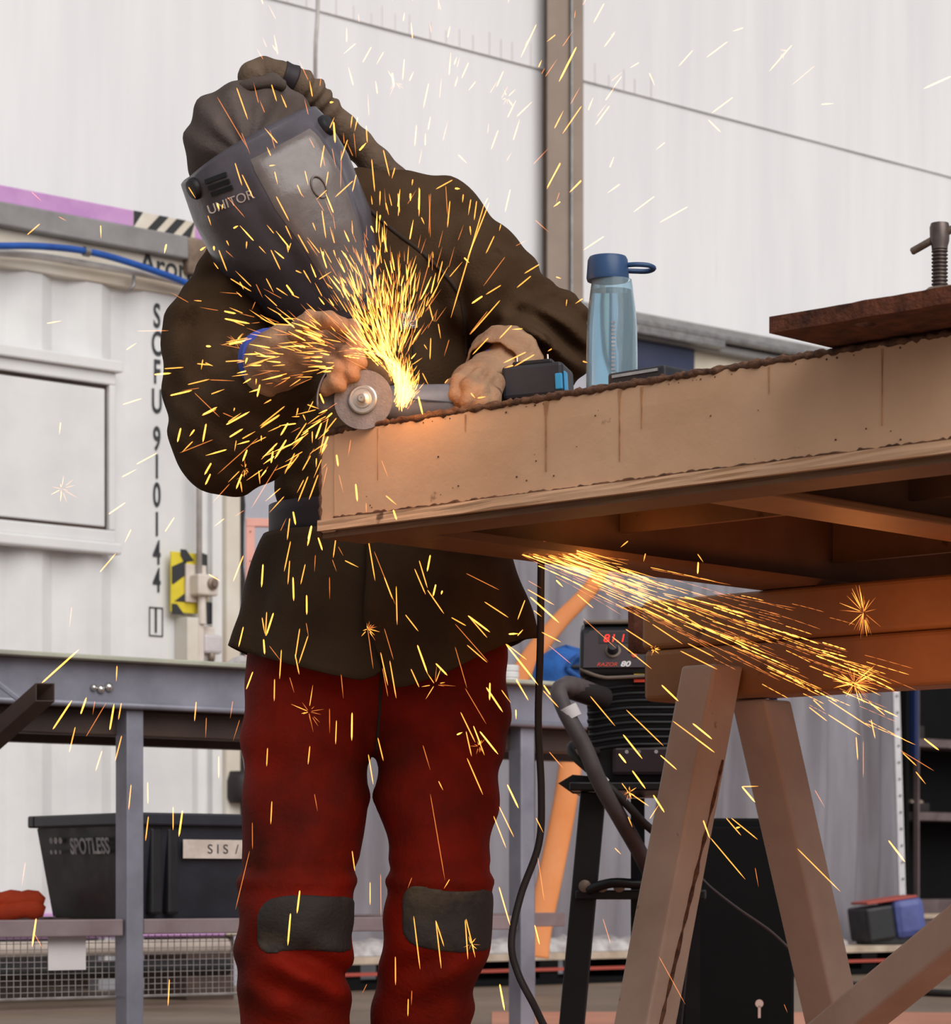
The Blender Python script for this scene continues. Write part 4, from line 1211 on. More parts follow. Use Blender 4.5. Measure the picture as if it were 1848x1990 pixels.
# black cabinet behind the trestle, with a keyhole
YC = 6.45
kb = P(1428, 1720, YC); K = YC / F_PX
cbn = thing('steel_cabinet', 'black steel cabinet with a keyhole standing behind the trestle legs', 'cabinet', (kb.x, kb.y, 0), math.radians(6))
hC = CAM_Z + (1720 - 1590) * K
obj('body', MB().box(-110 * K, 118 * K, 0.0, 0.30, 0.0, hC), M['rack_dark'], cbn, bevel=0.006)
obj('door', MB().box(-104 * K, 112 * K, -0.012, 0.0, 0.02, hC - 0.02), M['rack_dark'], cbn, bevel=0.003)
zk = CAM_Z - (1958 - 1720) * K
m = MB().prism([(0.0 + 8 * K * math.cos(a), 8 * K * math.sin(a)) for a in [k * 2 * math.pi / 18 for k in range(18)]], 0, 0.001, frame((46 * K, -0.0125, zk + 8 * K), (1, 0, 0), (0, 0, 1)))
m.box(46 * K - 2.6 * K, 46 * K + 2.6 * K, -0.0135, -0.0125, zk - 20 * K, zk + 4 * K)
obj('keyhole', m, M['keyhole'], cbn)
pts = [P(1340, 1680, 5.75), P(1372, 1716, 5.74), P(1400, 1740, 5.74), P(1440, 1770, 5.74), P(1500, 1812, 5.78), P(1560, 1870, 5.8)]
tag(obj('thin_wire', MB().tube(spline(pts, 5), 0.003, 6), M['grey_hose'], loc=tuple(pts[-1]), smooth=True), 'thin grey wire crossing in front of the black cabinet', 'wire')
# blue air line with fitting down the right trestle leg
al = thing('air_line', 'air line with blue end and brass fitting running down the right trestle leg', 'hose', tuple(P(1585, 1720, 5.05)))
obj('blue_end', MB().tube([P(1500, 1330, 5.05), P(1503, 1370, 5.05), P(1513, 1405, 5.05)], 0.008, 10), M['blue_hose'], al, world=True, smooth=True)
obj('fitting', MB().tube([P(1513, 1405, 5.05), P(1518, 1420, 5.05), P(1530, 1455, 5.05)], [0.010, 0.007, 0.010], 10), M['clamp'], al, world=True, smooth=True)
obj('tee', MB().tube([P(1522, 1457, 5.04), P(1538, 1454, 5.04)], 0.005, 8), M['clamp'], al, world=True, smooth=True)
obj('hose', MB().tube(spline([P(1530, 1455, 5.05), P(1546, 1510, 5.06), P(1556, 1590, 5.08), P(1566, 1680, 5.10), P(1576, 1760, 5.13), P(1590, 1860, 5.16)], 6), 0.0085, 8), M['rubber'], al, world=True, smooth=True)
# ================================================================== soft shapes from distance fields
def rcone(a, ra, b, rb, ys=1.0):
    """tapered capsule; ys squeezes it front to back about its axis"""
    a = np.array(a, float); b = np.array(b, float)
    def f(X, Y, Z):
        ax, ay, az = a; d = b - a
        px, py, pz = X - ax, Y - ay, Z - az
        t = np.clip((px * d[0] + py * d[1] + pz * d[2]) / max(d.dot(d), 1e-9), 0, 1)
        qx, qy, qz = px - d[0] * t, (py - d[1] * t) / ys, pz - d[2] * t
        return np.sqrt(qx * qx + qy * qy + qz * qz) - (ra + (rb - ra) * t)
    lo = np.minimum(a - ra, b - rb); hi = np.maximum(a + ra, b + rb)
    f.lo, f.hi = lo, hi
    return f
def ell(c, r):
    c = np.array(c, float); r = np.array(r, float)
    def f(X, Y, Z):
        q = np.sqrt(((X - c[0]) / r[0]) ** 2 + ((Y - c[1]) / r[1]) ** 2 + ((Z - c[2]) / r[2]) ** 2)
        return (q - 1) * r.min()
    f.lo, f.hi = c - r, c + r
    return f
def union(fs_, k=0.03, disp=None):
    def f(X, Y, Z):
        d = None
        for g in fs_:
            e = g(X, Y, Z)
            if d is None: d = e
            else:
                h = np.clip(0.5 + 0.5 * (e - d) / k, 0, 1)
                d = e + (d - e) * h - k * h * (1 - h)
        if disp is not None:
            d = d + disp(X, Y, Z)
        return d
    f.lo = np.min([g.lo for g in fs_], axis=0); f.hi = np.max([g.hi for g in fs_], axis=0)
    return f
def nets(F, org, h):
    """surface nets: zero level of the grid F -> verts, quads"""
    ins = F < 0
    nx, ny, nz = F.shape
    acc = np.zeros((nx - 1, ny - 1, nz - 1, 3)); cnt = np.zeros((nx - 1, ny - 1, nz - 1))
    def sl(i, j, k):
        return (slice(i, nx - 1 + i), slice(j, ny - 1 + j), slice(k, nz - 1 + k))
    for ax in range(3):
        for u in (0, 1):
            for w in (0, 1):
                o0 = [0, 0, 0]; oth = [q for q in range(3) if q != ax]
                o0[oth[0]], o0[oth[1]] = u, w
                o1 = list(o0); o1[ax] = 1
                A, B = F[sl(*o0)], F[sl(*o1)]
                c = (A < 0) != (B < 0)
                with np.errstate(divide='ignore', invalid='ignore'):
                    t = np.where(c, A / (A - B), 0)
                for q in range(3):
                    v = o0[q] + (t if q == ax else 0)
                    acc[..., q] += np.where(c, v, 0)
                cnt += c
    act = cnt > 0
    idx = -np.ones(act.shape, int)
    ii = np.argwhere(act)
    idx[act] = np.arange(len(ii))
    V = ii + acc[act] / cnt[act][:, None]
    V = org + V * h
    quads = []
    for ax in range(3):
        sA = [slice(None)] * 3; sB = [slice(None)] * 3
        sA[ax] = slice(0, -1); sB[ax] = slice(1, None)
        a_, b_ = ins[tuple(sA)], ins[tuple(sB)]
        for flip in (False, True):
            e = np.argwhere((a_ & ~b_) if not flip else (~a_ & b_))
            u, w = [q for q in range(3) if q != ax]
            e = e[(e[:, u] > 0) & (e[:, w] > 0) & (e[:, u] < F.shape[u] - 1) & (e[:, w] < F.shape[w] - 1)]
            def at(du, dw):
                g = e.copy(); g[:, u] += du; g[:, w] += dw
                return idx[g[:, 0], g[:, 1], g[:, 2]]
            q4 = np.stack([at(-1, -1), at(0, -1), at(0, 0), at(-1, 0)], 1)
            if flip != (ax == 1):
                q4 = q4[:, ::-1]
            quads.append(q4)
    Q = np.concatenate(quads)
    Q = Q[(Q >= 0).all(1)]
    return V, Q
def field_obj(name, f, mat, parent=None, h=0.006, pad=0.03, base=None, lo=None, hi=None):
    lo = f.lo - pad if lo is None else np.array(lo); hi = f.hi + pad if hi is None else np.array(hi)
    n = np.ceil((hi - lo) / h).astype(int) + 1
    g = [lo[q] + h * np.arange(n[q]) for q in range(3)]
    X, Y, Z = np.meshgrid(*g, indexing='ij')
    V, Q = nets(f(X, Y, Z), lo, h)
    b0 = np.array(base if base is not None else (local_matrix(parent).translation if parent is not None else (0, 0, 0)))
    me = bpy.data.meshes.new(name)
    me.from_pydata((V - b0).tolist(), [], Q.tolist())
    me.polygons.foreach_set('use_smooth', [True] * len(me.polygons))
    me.materials.append(mat)
    me.update()
    o = bpy.data.objects.new(name, me)
    COL.objects.link(o)
    if parent is not None: o.parent = parent
    else: o.location = tuple(b0)
    return o
def trace(f, px, py, y0=3.6, y1=5.2):
    """first point of field f seen at (px, py)"""
    Y = np.linspace(y0, y1, 800)
    d = f((px - W_PX / 2) / F_PX * Y, Y, CAM_Z + (HORIZON - py) / F_PX * Y)
    i = np.argmax(d < 0)
    if d[i] >= 0: return None
    return P(px, py, float(Y[i]))
def capchain(pts, rs, ys=1.0):
    return [rcone(pts[i], rs[i], pts[i + 1], rs[i + 1], ys) for i in range(len(pts) - 1)]
def px_of(X, Y): return W_PX / 2 + X / Y * F_PX
def py_of(Z, Y): return HORIZON - (Z - CAM_Z) / Y * F_PX
def bell(t, c, w): return np.exp(-((t - c) / w) ** 2)

# ------------------------------------------------------------------ the person
BASE = (P(735, 1230, 4.55).x, 4.58, 0.0)
shL, mdL, elL, wrL = P(490, 520, 4.52), P(412, 655, 4.44), P(447, 848, 4.36), P(552, 722, 4.22)
shR, mdR, elR, wrR = P(848, 452, 4.54), P(930, 548, 4.50), P(1052, 662, 4.42), P(985, 718, 4.27)
chest, waist = P(690, 545, 4.53), P(735, 990, 4.57)
hipL, hipR = P(606, 1290, 4.56), P(852, 1290, 4.56)
legL = [hipL, P(598, 1420, 4.55), P(588, 1600, 4.53), P(575, 1765, 4.50), P(570, 1860, 4.53), P(574, 1990, 4.58), P(590, 2215, 4.62)]
legR = [hipR, P(856, 1400, 4.55), P(853, 1550, 4.53), P(853, 1700, 4.50), P(852, 1800, 4.52), P(822, 1960, 4.60), P(805, 2215, 4.66)]
rL = [0.110, 0.101, 0.096, 0.088, 0.092, 0.084, 0.075]
rR = [0.112, 0.106, 0.094, 0.080, 0.086, 0.078, 0.072]
headc = P(505, 330, 4.44)

# body: one continuous figure inside the clothes
s_ = 0.70
body_f = union(capchain([shL, mdL, elL, wrL], [0.05, 0.048, 0.045, 0.032]) + capchain([shR, mdR, elR, wrR], [0.05, 0.048, 0.042, 0.032])
               + [rcone(chest, 0.12, waist, 0.115, 0.75), rcone(waist, 0.115, P(735, 1260, 4.56), 0.125, 0.8), rcone(shL, 0.05, shR, 0.05), rcone(P(690, 470, 4.52), 0.05, P(600, 400, 4.48), 0.05), ell(headc, (0.075, 0.085, 0.095))]
               + capchain(legL, [r * s_ for r in rL]) + capchain(legR, [r * s_ for r in rR])
               + [rcone(legL[-1], 0.045, Vector((legL[-1].x - 0.02, 4.50, 0.045)), 0.035), rcone(legR[-1], 0.045, Vector((legR[-1].x + 0.02, 4.54, 0.045)), 0.035)], 0.03)
person = field_obj('person', body_f, M['skin'], None, h=0.011, base=BASE)
tag(person, 'person in brown jacket, red trousers and dark welding helmet leaning over a grinder', 'person')

# jacket
def jacket_disp(X, Y, Z):
    px, py = px_of(X, Y), py_of(Z, Y)
    d = 0.0034 * np.sin(X * 55 + 9 * np.sin(Z * 11)) * np.sin(Z * 43 + 5 * np.sin(X * 14))
    # folds gathered along the right sleeve near the elbow and forearm
    ang = np.arctan2(py - 690, px - 1010)
    rad = np.hypot(px - 1000, (py - 640) * 1.0)
    m = bell(px, 1075, 75) * bell(py, 660, 70)
    u = (px - 1000) * 0.55 - (py - 640) * 0.83
    d = d - 0.017 * m * np.sin(u / 8.0 + 0.6 * np.sin((px + py) / 40)) 
    # long crease under the right shoulder and down the chest
    u2 = (px - 905) * 0.90 + (py - 600) * -0.18
    d = d + 0.016 * bell(u2, 0, 14) * bell(py, 610, 95)
    u3 = (px - 1000) * 0.50 + (py - 565) * 0.86
    d = d + 0.010 * bell(u3, 40, 14) * bell(px, 1010, 70)
    # drape lines over the left sleeve
    u4 = (px - 420) * 0.45 + (py - 760) * 0.9
    d = d - 0.0045 * bell(px, 460, 85) * bell(py, 760, 150) * np.sin(u4 / 17 + 0.8 * np.sin(px / 31))
    u5 = (px - 620) * 0.8 - (py - 820) * 0.3
    d = d - 0.005 * bell(py, 850, 130) * bell(px, 650, 130) * np.sin(u5 / 20)
    # yoke folds by the collar
    u6 = (px - 780) * 0.62 + (py - 430) * -0.78
    d = d - 0.004 * bell(px, 800, 110) * bell(py, 430, 90) * np.sin(u6 / 22 + 1)
    return d
jk = (capchain([shL, mdL, P(420, 755, 4.40), elL], [0.080, 0.074, 0.077, 0.085]) + [rcone(elL, 0.084, wrL, 0.056)]
      + capchain([shR, mdR, elR], [0.082, 0.083, 0.075]) + [rcone(elR, 0.075, wrR, 0.058)]
      + [rcone(chest, 0.160, P(728, 900, 4.57), 0.155, 0.74), rcone(P(728, 900, 4.57), 0.155, P(738, 1030, 4.57), 0.165, 0.78),
         rcone(P(640, 470, 4.52), 0.09, P(840, 455, 4.54), 0.085, 0.9), rcone(P(700, 430, 4.52), 0.075, P(770, 430, 4.53), 0.072), rcone(P(840, 560, 4.57), 0.085, P(872, 740, 4.57), 0.078)])
jacket_f = union(jk, 0.035, jacket_disp)
jacket = field_obj('jacket', jacket_f, M['jacket'], person, h=0.0058, base=BASE)
def seam_on(f, pts, r, name, parent, mat, n=7):
    sp = spline([Vector((a, b, 0)) for a, b in pts], n)
    q = [trace(f, p.x, p.y) for p in sp]
    q = [p + Vector((0, -0.0006, 0)) for p in q if p is not None]
    return obj(name, MB().tube(q, r, 6), mat, parent, world=True, smooth=True)
seam_on(jacket_f, [(705, 395), (760, 445), (830, 500), (885, 560), (903, 620), (905, 690)], 0.0035, 'collar_seam', jacket, M['seam'])
seam_on(jacket_f, [(790, 560), (800, 640), (806, 720), (808, 790)], 0.0025, 'front_seam', jacket, M['seam'])
pc = trace(jacket_f, 792, 622)
pm = frame(pc + Vector((0, -0.004, 0)), (0.97, 0.2, 0.16), (-0.16, 0.1, 0.98))
patch = obj('chest_patch', MB().prism([(-0.015, -0.015), (0.015, -0.015), (0.015, 0.013), (-0.015, 0.013)], -0.004, 0.0, pm), M['grey_hose'], jacket, world=True)
for ch, y, sz in (('IV', 0.006, 0.014), ('RIC', -0.008, 0.013)):
    q = local_matrix(patch).inverted() @ pm @ Matrix.Translation((0, y, 0.0008))
    text('lettering', ch, sz, M['tape'], patch, q, extrude=0.0003)

# belt and two hanging front panels of the jacket
def ring(cx, z, Yc, rx, ry, n=64):
    return [Vector((cx + rx * math.sin(a), Yc - ry * math.cos(a), z)) for a in [2 * math.pi * k / n for k in range(n)]]
def zrow(py, Y=4.4): return CAM_Z + (HORIZON - py) / F_PX * Y
bc = P(738, 1000, 4.57)
m = MB()
m.grid([ring(bc.x, zrow(y, 4.45), 4.57, 0.178, 0.142) for y in (965, 985, 1010, 1045)], wrap=True)
obj('belt', m, M['belt'], person, world=True, smooth=True, solid=0.006)
def skirt(a0, a1, hem, lift, name, seed):
    """a: angle from straight ahead (+ = image right); hem(px) gives the hem row"""
    rnd = random.Random(seed)
    ph = rnd.uniform(0, 6)
    rows = []
    nv, na = 22, 70
    ztop = zrow(1020, 4.42)
    for i in range(nv + 1):
        t_ = i / nv
        row = []
        for k in range(na + 1):
            a = a0 + (a1 - a0) * k / na
            rx = 0.190 + 0.048 * t_ ** 0.8 + lift
            ry = 0.150 + 0.045 * t_ + lift
            rip = (0.009 * math.sin(a * 7 + ph) + 0.005 * math.sin(a * 13 + 2 * ph)) * t_ + 0.002 * math.sin(a * 5 + 9 * t_)
            x = bc.x + (rx + rip) * math.sin(a); y = 4.57 - (ry + rip) * math.cos(a)
            zh = zrow(hem(px_of(x, y)), y if y < 4.57 else 4.57)
            z = ztop + (zh - ztop) * t_
            row.append(Vector((x, y, z)))
        rows.append(row)
    return obj(name, MB().grid(rows), M['jacket_low'], jacket, world=True, smooth=True, solid=0.005)
def hemL(px): return float(np.interp(px, [440, 480, 560, 640, 700, 735, 760], [1252, 1268, 1290, 1310, 1322, 1312, 1270]))
def hemR(px): return float(np.interp(px, [700, 735, 765, 790, 860, 930, 985, 1020], [1180, 1270, 1336, 1334, 1310, 1275, 1250, 1240]))
skirt(math.radians(-178), math.radians(2), hemL, 0.0, 'left_skirt_panel', 2)
skirt(math.radians(-4), math.radians(182), hemR, 0.008, 'right_skirt_panel', 5)

# trousers
def trouser_disp(X, Y, Z):
    px, py = px_of(X, Y), py_of(Z, Y)
    d = 0.0045 * np.sin(X * 38 + 6 * np.sin(Z * 9)) * np.sin(Z * 24 + 4 * np.sin(X * 11))
    # folds below the knees
    u = (px - 600) * -0.45 + (py - 1890) * 0.89
    d = d - 0.016 * bell(px, 600, 95) * bell(py, 1895, 62) * np.sin(u / 13 + 0.5)
    u = (px - 850) * 0.3 + (py - 1880) * 0.95
    d = d - 0.011 * bell(px, 850, 85) * bell(py, 1895, 70) * np.sin(u / 15)
    # slack folds at crotch and thigh
    u = (px - 780) * 0.72 + (py - 1560) * -0.69
    d = d - 0.007 * bell(px, 815, 80) * bell(py, 1560, 120) * np.sin(u / 24 + 1)
    u = (px - 640) * 0.7 + (py - 1560) * 0.7
    d = d - 0.005 * bell(px, 640, 70) * bell(py, 1580, 130) * np.sin(u / 26)
    u = (py - 1700) 
    d = d - 0.005 * bell(py, 1705, 28) * np.sin(u / 9)
    return d
trouser_f = union(capchain(legL, rL, 0.95) + capchain(legR, rR, 0.95) + [rcone(P(640, 1230, 4.57), 0.12, P(826, 1230, 4.57), 0.12), rcone(P(640, 1330, 4.57), 0.10, P(820, 1330, 4.57), 0.10)], 0.022, trouser_disp)
trousers = field_obj('trousers', trouser_f, M['trouser'], person, h=0.0062, base=BASE)
def knee_field(x0, x1, y0, y1, sl, rc=34.0, c=0.003):
    def f(X, Y, Z):
        px, py = px_of(X, Y), py_of(Z, Y)
        u, v = np.abs(px - (x0 + x1) / 2) - (x1 - x0) / 2 + rc, np.abs(py - (y0 + y1) / 2 + sl * (px - (x0 + x1) / 2) - 5 * np.sin(px / 33)) - (y1 - y0) / 2 + rc
        bx = (np.hypot(np.maximum(u, 0), np.maximum(v, 0)) + np.minimum(np.maximum(u, v), 0) - rc) / 1200.0
        return np.maximum(np.maximum(trouser_f(X, Y, Z) - c, bx), Y - 4.50)
    a, b = P(x0 - 20, y1 + 20, 4.38), P(x1 + 20, y0 - 20, 4.53)
    f.lo, f.hi = np.array((a.x, 4.36, a.z - .01)), np.array((b.x, 4.53, b.z + .01))
    return f
field_obj('knee_patch', knee_field(500, 700, 1742, 1850, 0.07), M['knee'], trousers, h=0.004, base=BASE, pad=0.004)
field_obj('knee_patch', knee_field(782, 970, 1726, 1846, -0.05), M['knee'], trousers, h=0.004, base=BASE, pad=0.004)
seam_on(trouser_f, [(742, 1290), (738, 1380), (732, 1460)], 0.003, 'fly_seam', trousers, M['seam'])
for lg, dx in ((legL[-1], -0.02), (legR[-1], 0.02)):
    bf = union([rcone(Vector((lg.x, lg.y, 0.22)), 0.055, Vector((lg.x, lg.y + 0.01, 0.06)), 0.052), rcone(Vector((lg.x, lg.y, 0.052)), 0.052, Vector((lg.x + dx, lg.y - 0.15, 0.045)), 0.044)], 0.03)
    field_obj('boot', bf, M['boot'], person, h=0.009, base=BASE, hi=(bf.hi + 0.02).tolist(), lo=[bf.lo[0] - .02, bf.lo[1] - .02, 0.002])

# hood over the head, gathered behind the helmet
def hood_disp(X, Y, Z):
    px, py = px_of(X, Y), py_of(Z, Y)
    a = np.arctan2(py - 300, px - 480)
    return -0.004 * np.sin(a * 9 + px / 40) * bell(py, 230, 70) + 0.002 * np.sin(px / 11 + py / 23)
hood_f = union([ell(P(467, 282, 4.44), (0.086, 0.10, 0.092)), rcone(P(480, 240, 4.45), 0.066, P(520, 175, 4.46), 0.022), rcone(P(480, 300, 4.45), 0.085, P(610, 405, 4.50), 0.088), rcone(P(530, 220, 4.46), 0.05, P(600, 260, 4.46), 0.035)], 0.03, hood_disp)
hood = field_obj('hood', hood_f, M['hood'], person, h=0.0055, base=BASE)

# covered air hose from the crown to the back
sp = spline([P(492, 190, 4.46), P(492, 150, 4.46), P(520, 140, 4.47), P(560, 152, 4.48), P(600, 178, 4.50), P(632, 214, 4.52), P(668, 252, 4.54), P(706, 292, 4.56), P(748, 338, 4.58), P(790, 385, 4.60)], 14)
rs = []
for i in range(len(sp)):
    t_ = i / (len(sp) - 1)
    r = float(np.interp(t_, [0, 0.1, 0.2, 0.3, 0.42, 0.5, 0.6, 0.8, 1.0], [0.020, 0.024, 0.024, 0.021, 0.026, 0.026, 0.024, 0.026, 0.030]))
    r += 0.0035 * math.sin(i * 0.9) * math.exp(-((t_ - 0.47) / 0.10) ** 2) + 0.0012 * math.sin(i * 0.55)
    rs.append(r)
hose = obj('breathing_hose', MB().tube(sp, rs, 16), M['hose_cover'], person, world=True, smooth=True)
k0 = int(len(sp) * 0.30)
obj('hose_band', MB().tube(sp[k0:k0 + 8], [r * 1.10 for r in rs[k0:k0 + 8]], 16), M['belt'], hose, world=True, smooth=True)
obj('hose_cap', MB().tube(spline([P(462, 176, 4.40), P(490, 164, 4.39), P(525, 160, 4.40), P(548, 166, 4.42)], 5), [0.010] * 15 + [0.010], 10), M['hood'], hose, world=True, smooth=True)

# welding helmet
tilt, pitch, yaw = math.radians(25), math.radians(22), math.radians(20)
up = Vector((-math.sin(tilt), 0, math.cos(tilt))); fw = Vector((0, -1, 0)); rt = Vector((math.cos(tilt), 0, math.sin(tilt)))
f2 = fw * math.cos(pitch) - up * math.sin(pitch); u2 = up * math.cos(pitch) + fw * math.sin(pitch)
f3 = f2 * math.cos(yaw) + rt * math.sin(yaw); r3 = rt * math.cos(yaw) - f2 * math.sin(yaw)
HC = P(540, 400, 4.40)
HM = Matrix(((r3.x, u2.x, f3.x, HC.x), (r3.y, u2.y, f3.y, HC.y), (r3.z, u2.z, f3.z, HC.z), (0, 0, 0, 1)))
def shell_pt(v, a, out=0.0):
    """v: height in the helmet (-0.18..0.13), a: angle round from the nose"""
    hw = float(np.interp(v, [-0.19, -0.14, -0.06, 0.03, 0.09, 0.13], [0.070, 0.092, 0.118, 0.124, 0.120, 0.108])) + out
    fd = float(np.interp(v, [-0.19, -0.14, -0.05, 0.03, 0.09, 0.13], [0.118, 0.132, 0.138, 0.128, 0.108, 0.082])) + out
    s, c = math.sin(a), math.cos(a)
    e = 0.80
    x = hw * math.copysign(abs(s) ** e, s); w = fd * math.copysign(abs(c) ** e, c)
    # raised centre panel that narrows to the chin
    half = float(np.interp(v, [-0.19, -0.10, 0.02, 0.08, 0.13], [0.035, 0.050, 0.072, 0.070, 0.055]))
    if c > 0:
        k = 1 / (1 + math.exp((abs(x) - half) / 0.004))
        k *= 1 / (1 + math.exp((v - 0.105) / 0.006))
        w += 0.013 * k
    return Vector((x, v, w))
def chin(a):      # the lower edge curves up to the sides
    return -0.185 + 0.055 * (abs(a) / 1.9) ** 2.0
def brow(a):
    return 0.125 - 0.035 * (abs(a) / 1.9) ** 2
m = MB()
rows = []
NV, NA = 44, 120
for i in range(NV + 1):
    row = []
    for k in range(NA + 1):
        a = -1.85 + 3.7 * k / NA
        v = chin(a) + (brow(a) - chin(a)) * i / NV
        row.append(HM @ shell_pt(v, a))
    rows.append(row)
m.grid(rows)
helmet = obj('welding_helmet', m, M['helmet'], person, world=True, smooth=True, solid=0.005)
# flip-up front plate
m = MB()
rows = []
for i in range(31):
    v = -0.165 + 0.262 * i / 30
    half = float(np.interp(v, [-0.19, -0.10, 0.02, 0.08, 0.13], [0.028, 0.042, 0.062, 0.060, 0.046]))
    row = []
    for k in range(21):
        x = -half + 2 * half * k / 20
        hw = float(np.interp(v, [-0.19, -0.14, -0.06, 0.03, 0.09, 0.13], [0.070, 0.092, 0.118, 0.124, 0.120, 0.108]))
        a = math.asin(max(-1, min(1, math.copysign(abs(x / hw) ** (1 / 0.8), x))))
        p = shell_pt(v, a)
        edge = min(1.0, (half - abs(x)) / 0.006, (v + 0.165) / 0.008 + 0.0, (0.097 - v) / 0.008)
        row.append(HM @ (p + Vector((0, 0, 0.004 + 0.003 * max(edge, 0)))))
    rows.append(row)
m.grid(rows)
obj('front_plate', m, M['helmet_front'], helmet, world=True, smooth=True)
def on_shell(v, a, out=0.002):
    p = shell_pt(v, a); q = shell_pt(v, a + 0.02); r_ = shell_pt(v + 0.004, a)
    n_ = (q - p).cross(r_ - p).normalized()
    if n_.dot(Vector((p.x, 0, p.z))) < 0: n_ = -n_
    fr = frame(p + n_ * out, q - p, r_ - p)
    return HM @ fr
for s, av in ((-1, 1.45), (1, 0.80)):
    obj('pivot_knob', MB().lathe([(0.017, 0.0), (0.017, 0.006), (0.014, 0.010), (0.004, 0.011)], 20, on_shell(0.085, s * av, 0.0)), M['black_plastic'], helmet, world=True, smooth=True, auto=40)
m = MB()
fr = on_shell(0.018, 0.06, 0.006)
pts = [fr @ Vector((0.011 * math.cos(t_), 0.017 * math.sin(t_), 0.002)) for t_ in [2 * math.pi * k / 24 for k in range(24)]]
m.tube(pts, 0.0016, 6, closed=True)
obj('oval_emblem', m, M['helmet_front'], helmet, world=True, smooth=True)
Mi = local_matrix(person).inverted()
hl = Mi @ on_shell(0.050, -0.90, 0.003)
text('lettering', 'UNITOR', 0.020, M['tape'], helmet, hl, xs=1.15, extrude=0.0004)
m = MB()
for v in (0.070, 0.080, 0.090):
    fr = on_shell(v, -0.95, 0.001)
    m.add([fr @ Vector(p) for p in ((-0.02, -0.0035, 0), (0.02, -0.0035, 0), (0.02, 0.0035, 0), (-0.02, 0.0035, 0), (-0.02, -0.0035, 0.003), (0.02, -0.0035, 0.003), (0.02, 0.0035, 0.003), (-0.02, 0.0035, 0.003))],
          [(4, 5, 6, 7), (0, 1, 5, 4), (1, 2, 6, 5), (2, 3, 7, 6), (3, 0, 4, 7)])
obj('vent_slots', m, M['black_plastic'], helmet, world=True)

# ------------------------------------------------------------------ gloves, closed round the grinder
def glove(name, cuff, wrist, palm, fingers, thumb, rpalm, rf, folds, h=0.0030):
    fs_ = [rcone(cuff, rpalm * 1.18, wrist, rpalm * 1.0, 1.0), rcone(wrist, rpalm * 0.98, palm, rpalm, 0.9)]
    fing = []
    for fg in fingers + [thumb]:
        for i in range(len(fg) - 1):
            fing.append(rcone(fg[i], rf * (1.12 - 0.05 * i), fg[i + 1], rf * (1.07 - 0.05 * i)))
    base = union(fs_, 0.02)
    hand = union([base] + fing, 0.0035, folds)
    return hand
def fold1(X, Y, Z):
    px, py = px_of(X, Y), py_of(Z, Y)
    return 0.0022 * np.sin((px * 0.9 + py * 0.35) / 7.5) * bell(px, 585, 60) + 0.001 * np.sin(px / 9 - py / 6)
def fold2(X, Y, Z):
    px, py = px_of(X, Y), py_of(Z, Y)
    return 0.0035 * np.sin((px * 0.42 - py * 0.9) / 9) * bell(px, 960, 45) + 0.001 * np.sin(px / 8 + py / 7)
gl = glove('glove', P(532, 708, 4.19), P(548, 694, 4.16), P(618, 662, 4.12),
           [[P(640, 632, 4.10), P(684, 640, 4.06), P(694, 676, 4.05), P(672, 694, 4.07)],
            [P(650, 654, 4.09), P(690, 668, 4.04), P(696, 702, 4.035), P(670, 716, 4.06)],
            [P(640, 676, 4.08), P(678, 694, 4.03), P(682, 726, 4.03), P(656, 738, 4.05)],
            [P(622, 696, 4.08), P(654, 718, 4.03), P(656, 746, 4.03), P(634, 752, 4.05)]],
           [P(575, 645, 4.08), P(606, 622, 4.05), P(640, 622, 4.04), P(664, 632, 4.04)], 0.041, 0.0128, fold1)
gl_o = field_obj('glove', gl, M['glove'], person, h=0.0025, base=BASE, pad=0.02)
m = MB()
c_ = P(526, 700, 4.195); ax = (P(548, 694, 4.16) - P(500, 716, 4.24)).normalized()
m.tube([c_ - ax * 0.012, c_ + ax * 0.004], [0.0485, 0.0480], 28)
obj('cuff_lining', m, M['blue_trim'], gl_o, world=True, smooth=True, auto=40)
gr = glove('glove', P(985, 712, 4.25), P(966, 728, 4.22), P(922, 752, 4.15),
           [[P(908, 728, 4.13), P(892, 742, 4.095), P(888, 770, 4.082), P(900, 790, 4.10)],
            [P(929, 734, 4.12), P(914, 750, 4.075), P(910, 780, 4.072), P(922, 797, 4.10)],
            [P(949, 741, 4.12), P(936, 758, 4.075), P(932, 787, 4.072), P(943, 802, 4.10)],
            [P(967, 748, 4.13), P(956, 765, 4.085), P(953, 792, 4.085), P(962, 804, 4.11)]],
           [P(930, 730, 4.18), P(896, 738, 4.19), P(878, 752, 4.20), P(872, 768, 4.20)], 0.038, 0.0122, fold2)
gr_o = field_obj('glove', gr, M['glove'], person, h=0.0025, base=BASE, pad=0.02)
c_ = P(982, 708, 4.25); ax = (P(930, 745, 4.16) - P(990, 706, 4.26)).normalized()
m = MB()
n_ = 40
u_ = ax.orthogonal().normalized(); v_ = ax.cross(u_)
rows = []
for r_, t_ in ((0.046, 0.045), (0.051, 0.030), (0.050, 0.022), (0.056, 0.012), (0.058, -0.004), (0.055, -0.016)):
    rows.append([c_ + ax * t_ + (u_ * math.cos(2 * math.pi * k / n_) + v_ * math.sin(2 * math.pi * k / n_)) * (r_ + 0.0015 * math.sin(k * 1.7)) for k in range(n_)])
m.grid(rows, wrap=True)
obj('cuff', m, M['glove'], gr_o, world=True, smooth=True, solid=0.003)
c_ = P(945, 684, 4.21)
obj('cuff_tab', MB().tube([c_, c_ + Vector((0.008, 0, 0.002))], 0.003, 8), M['blue_trim'], gr_o, world=True)

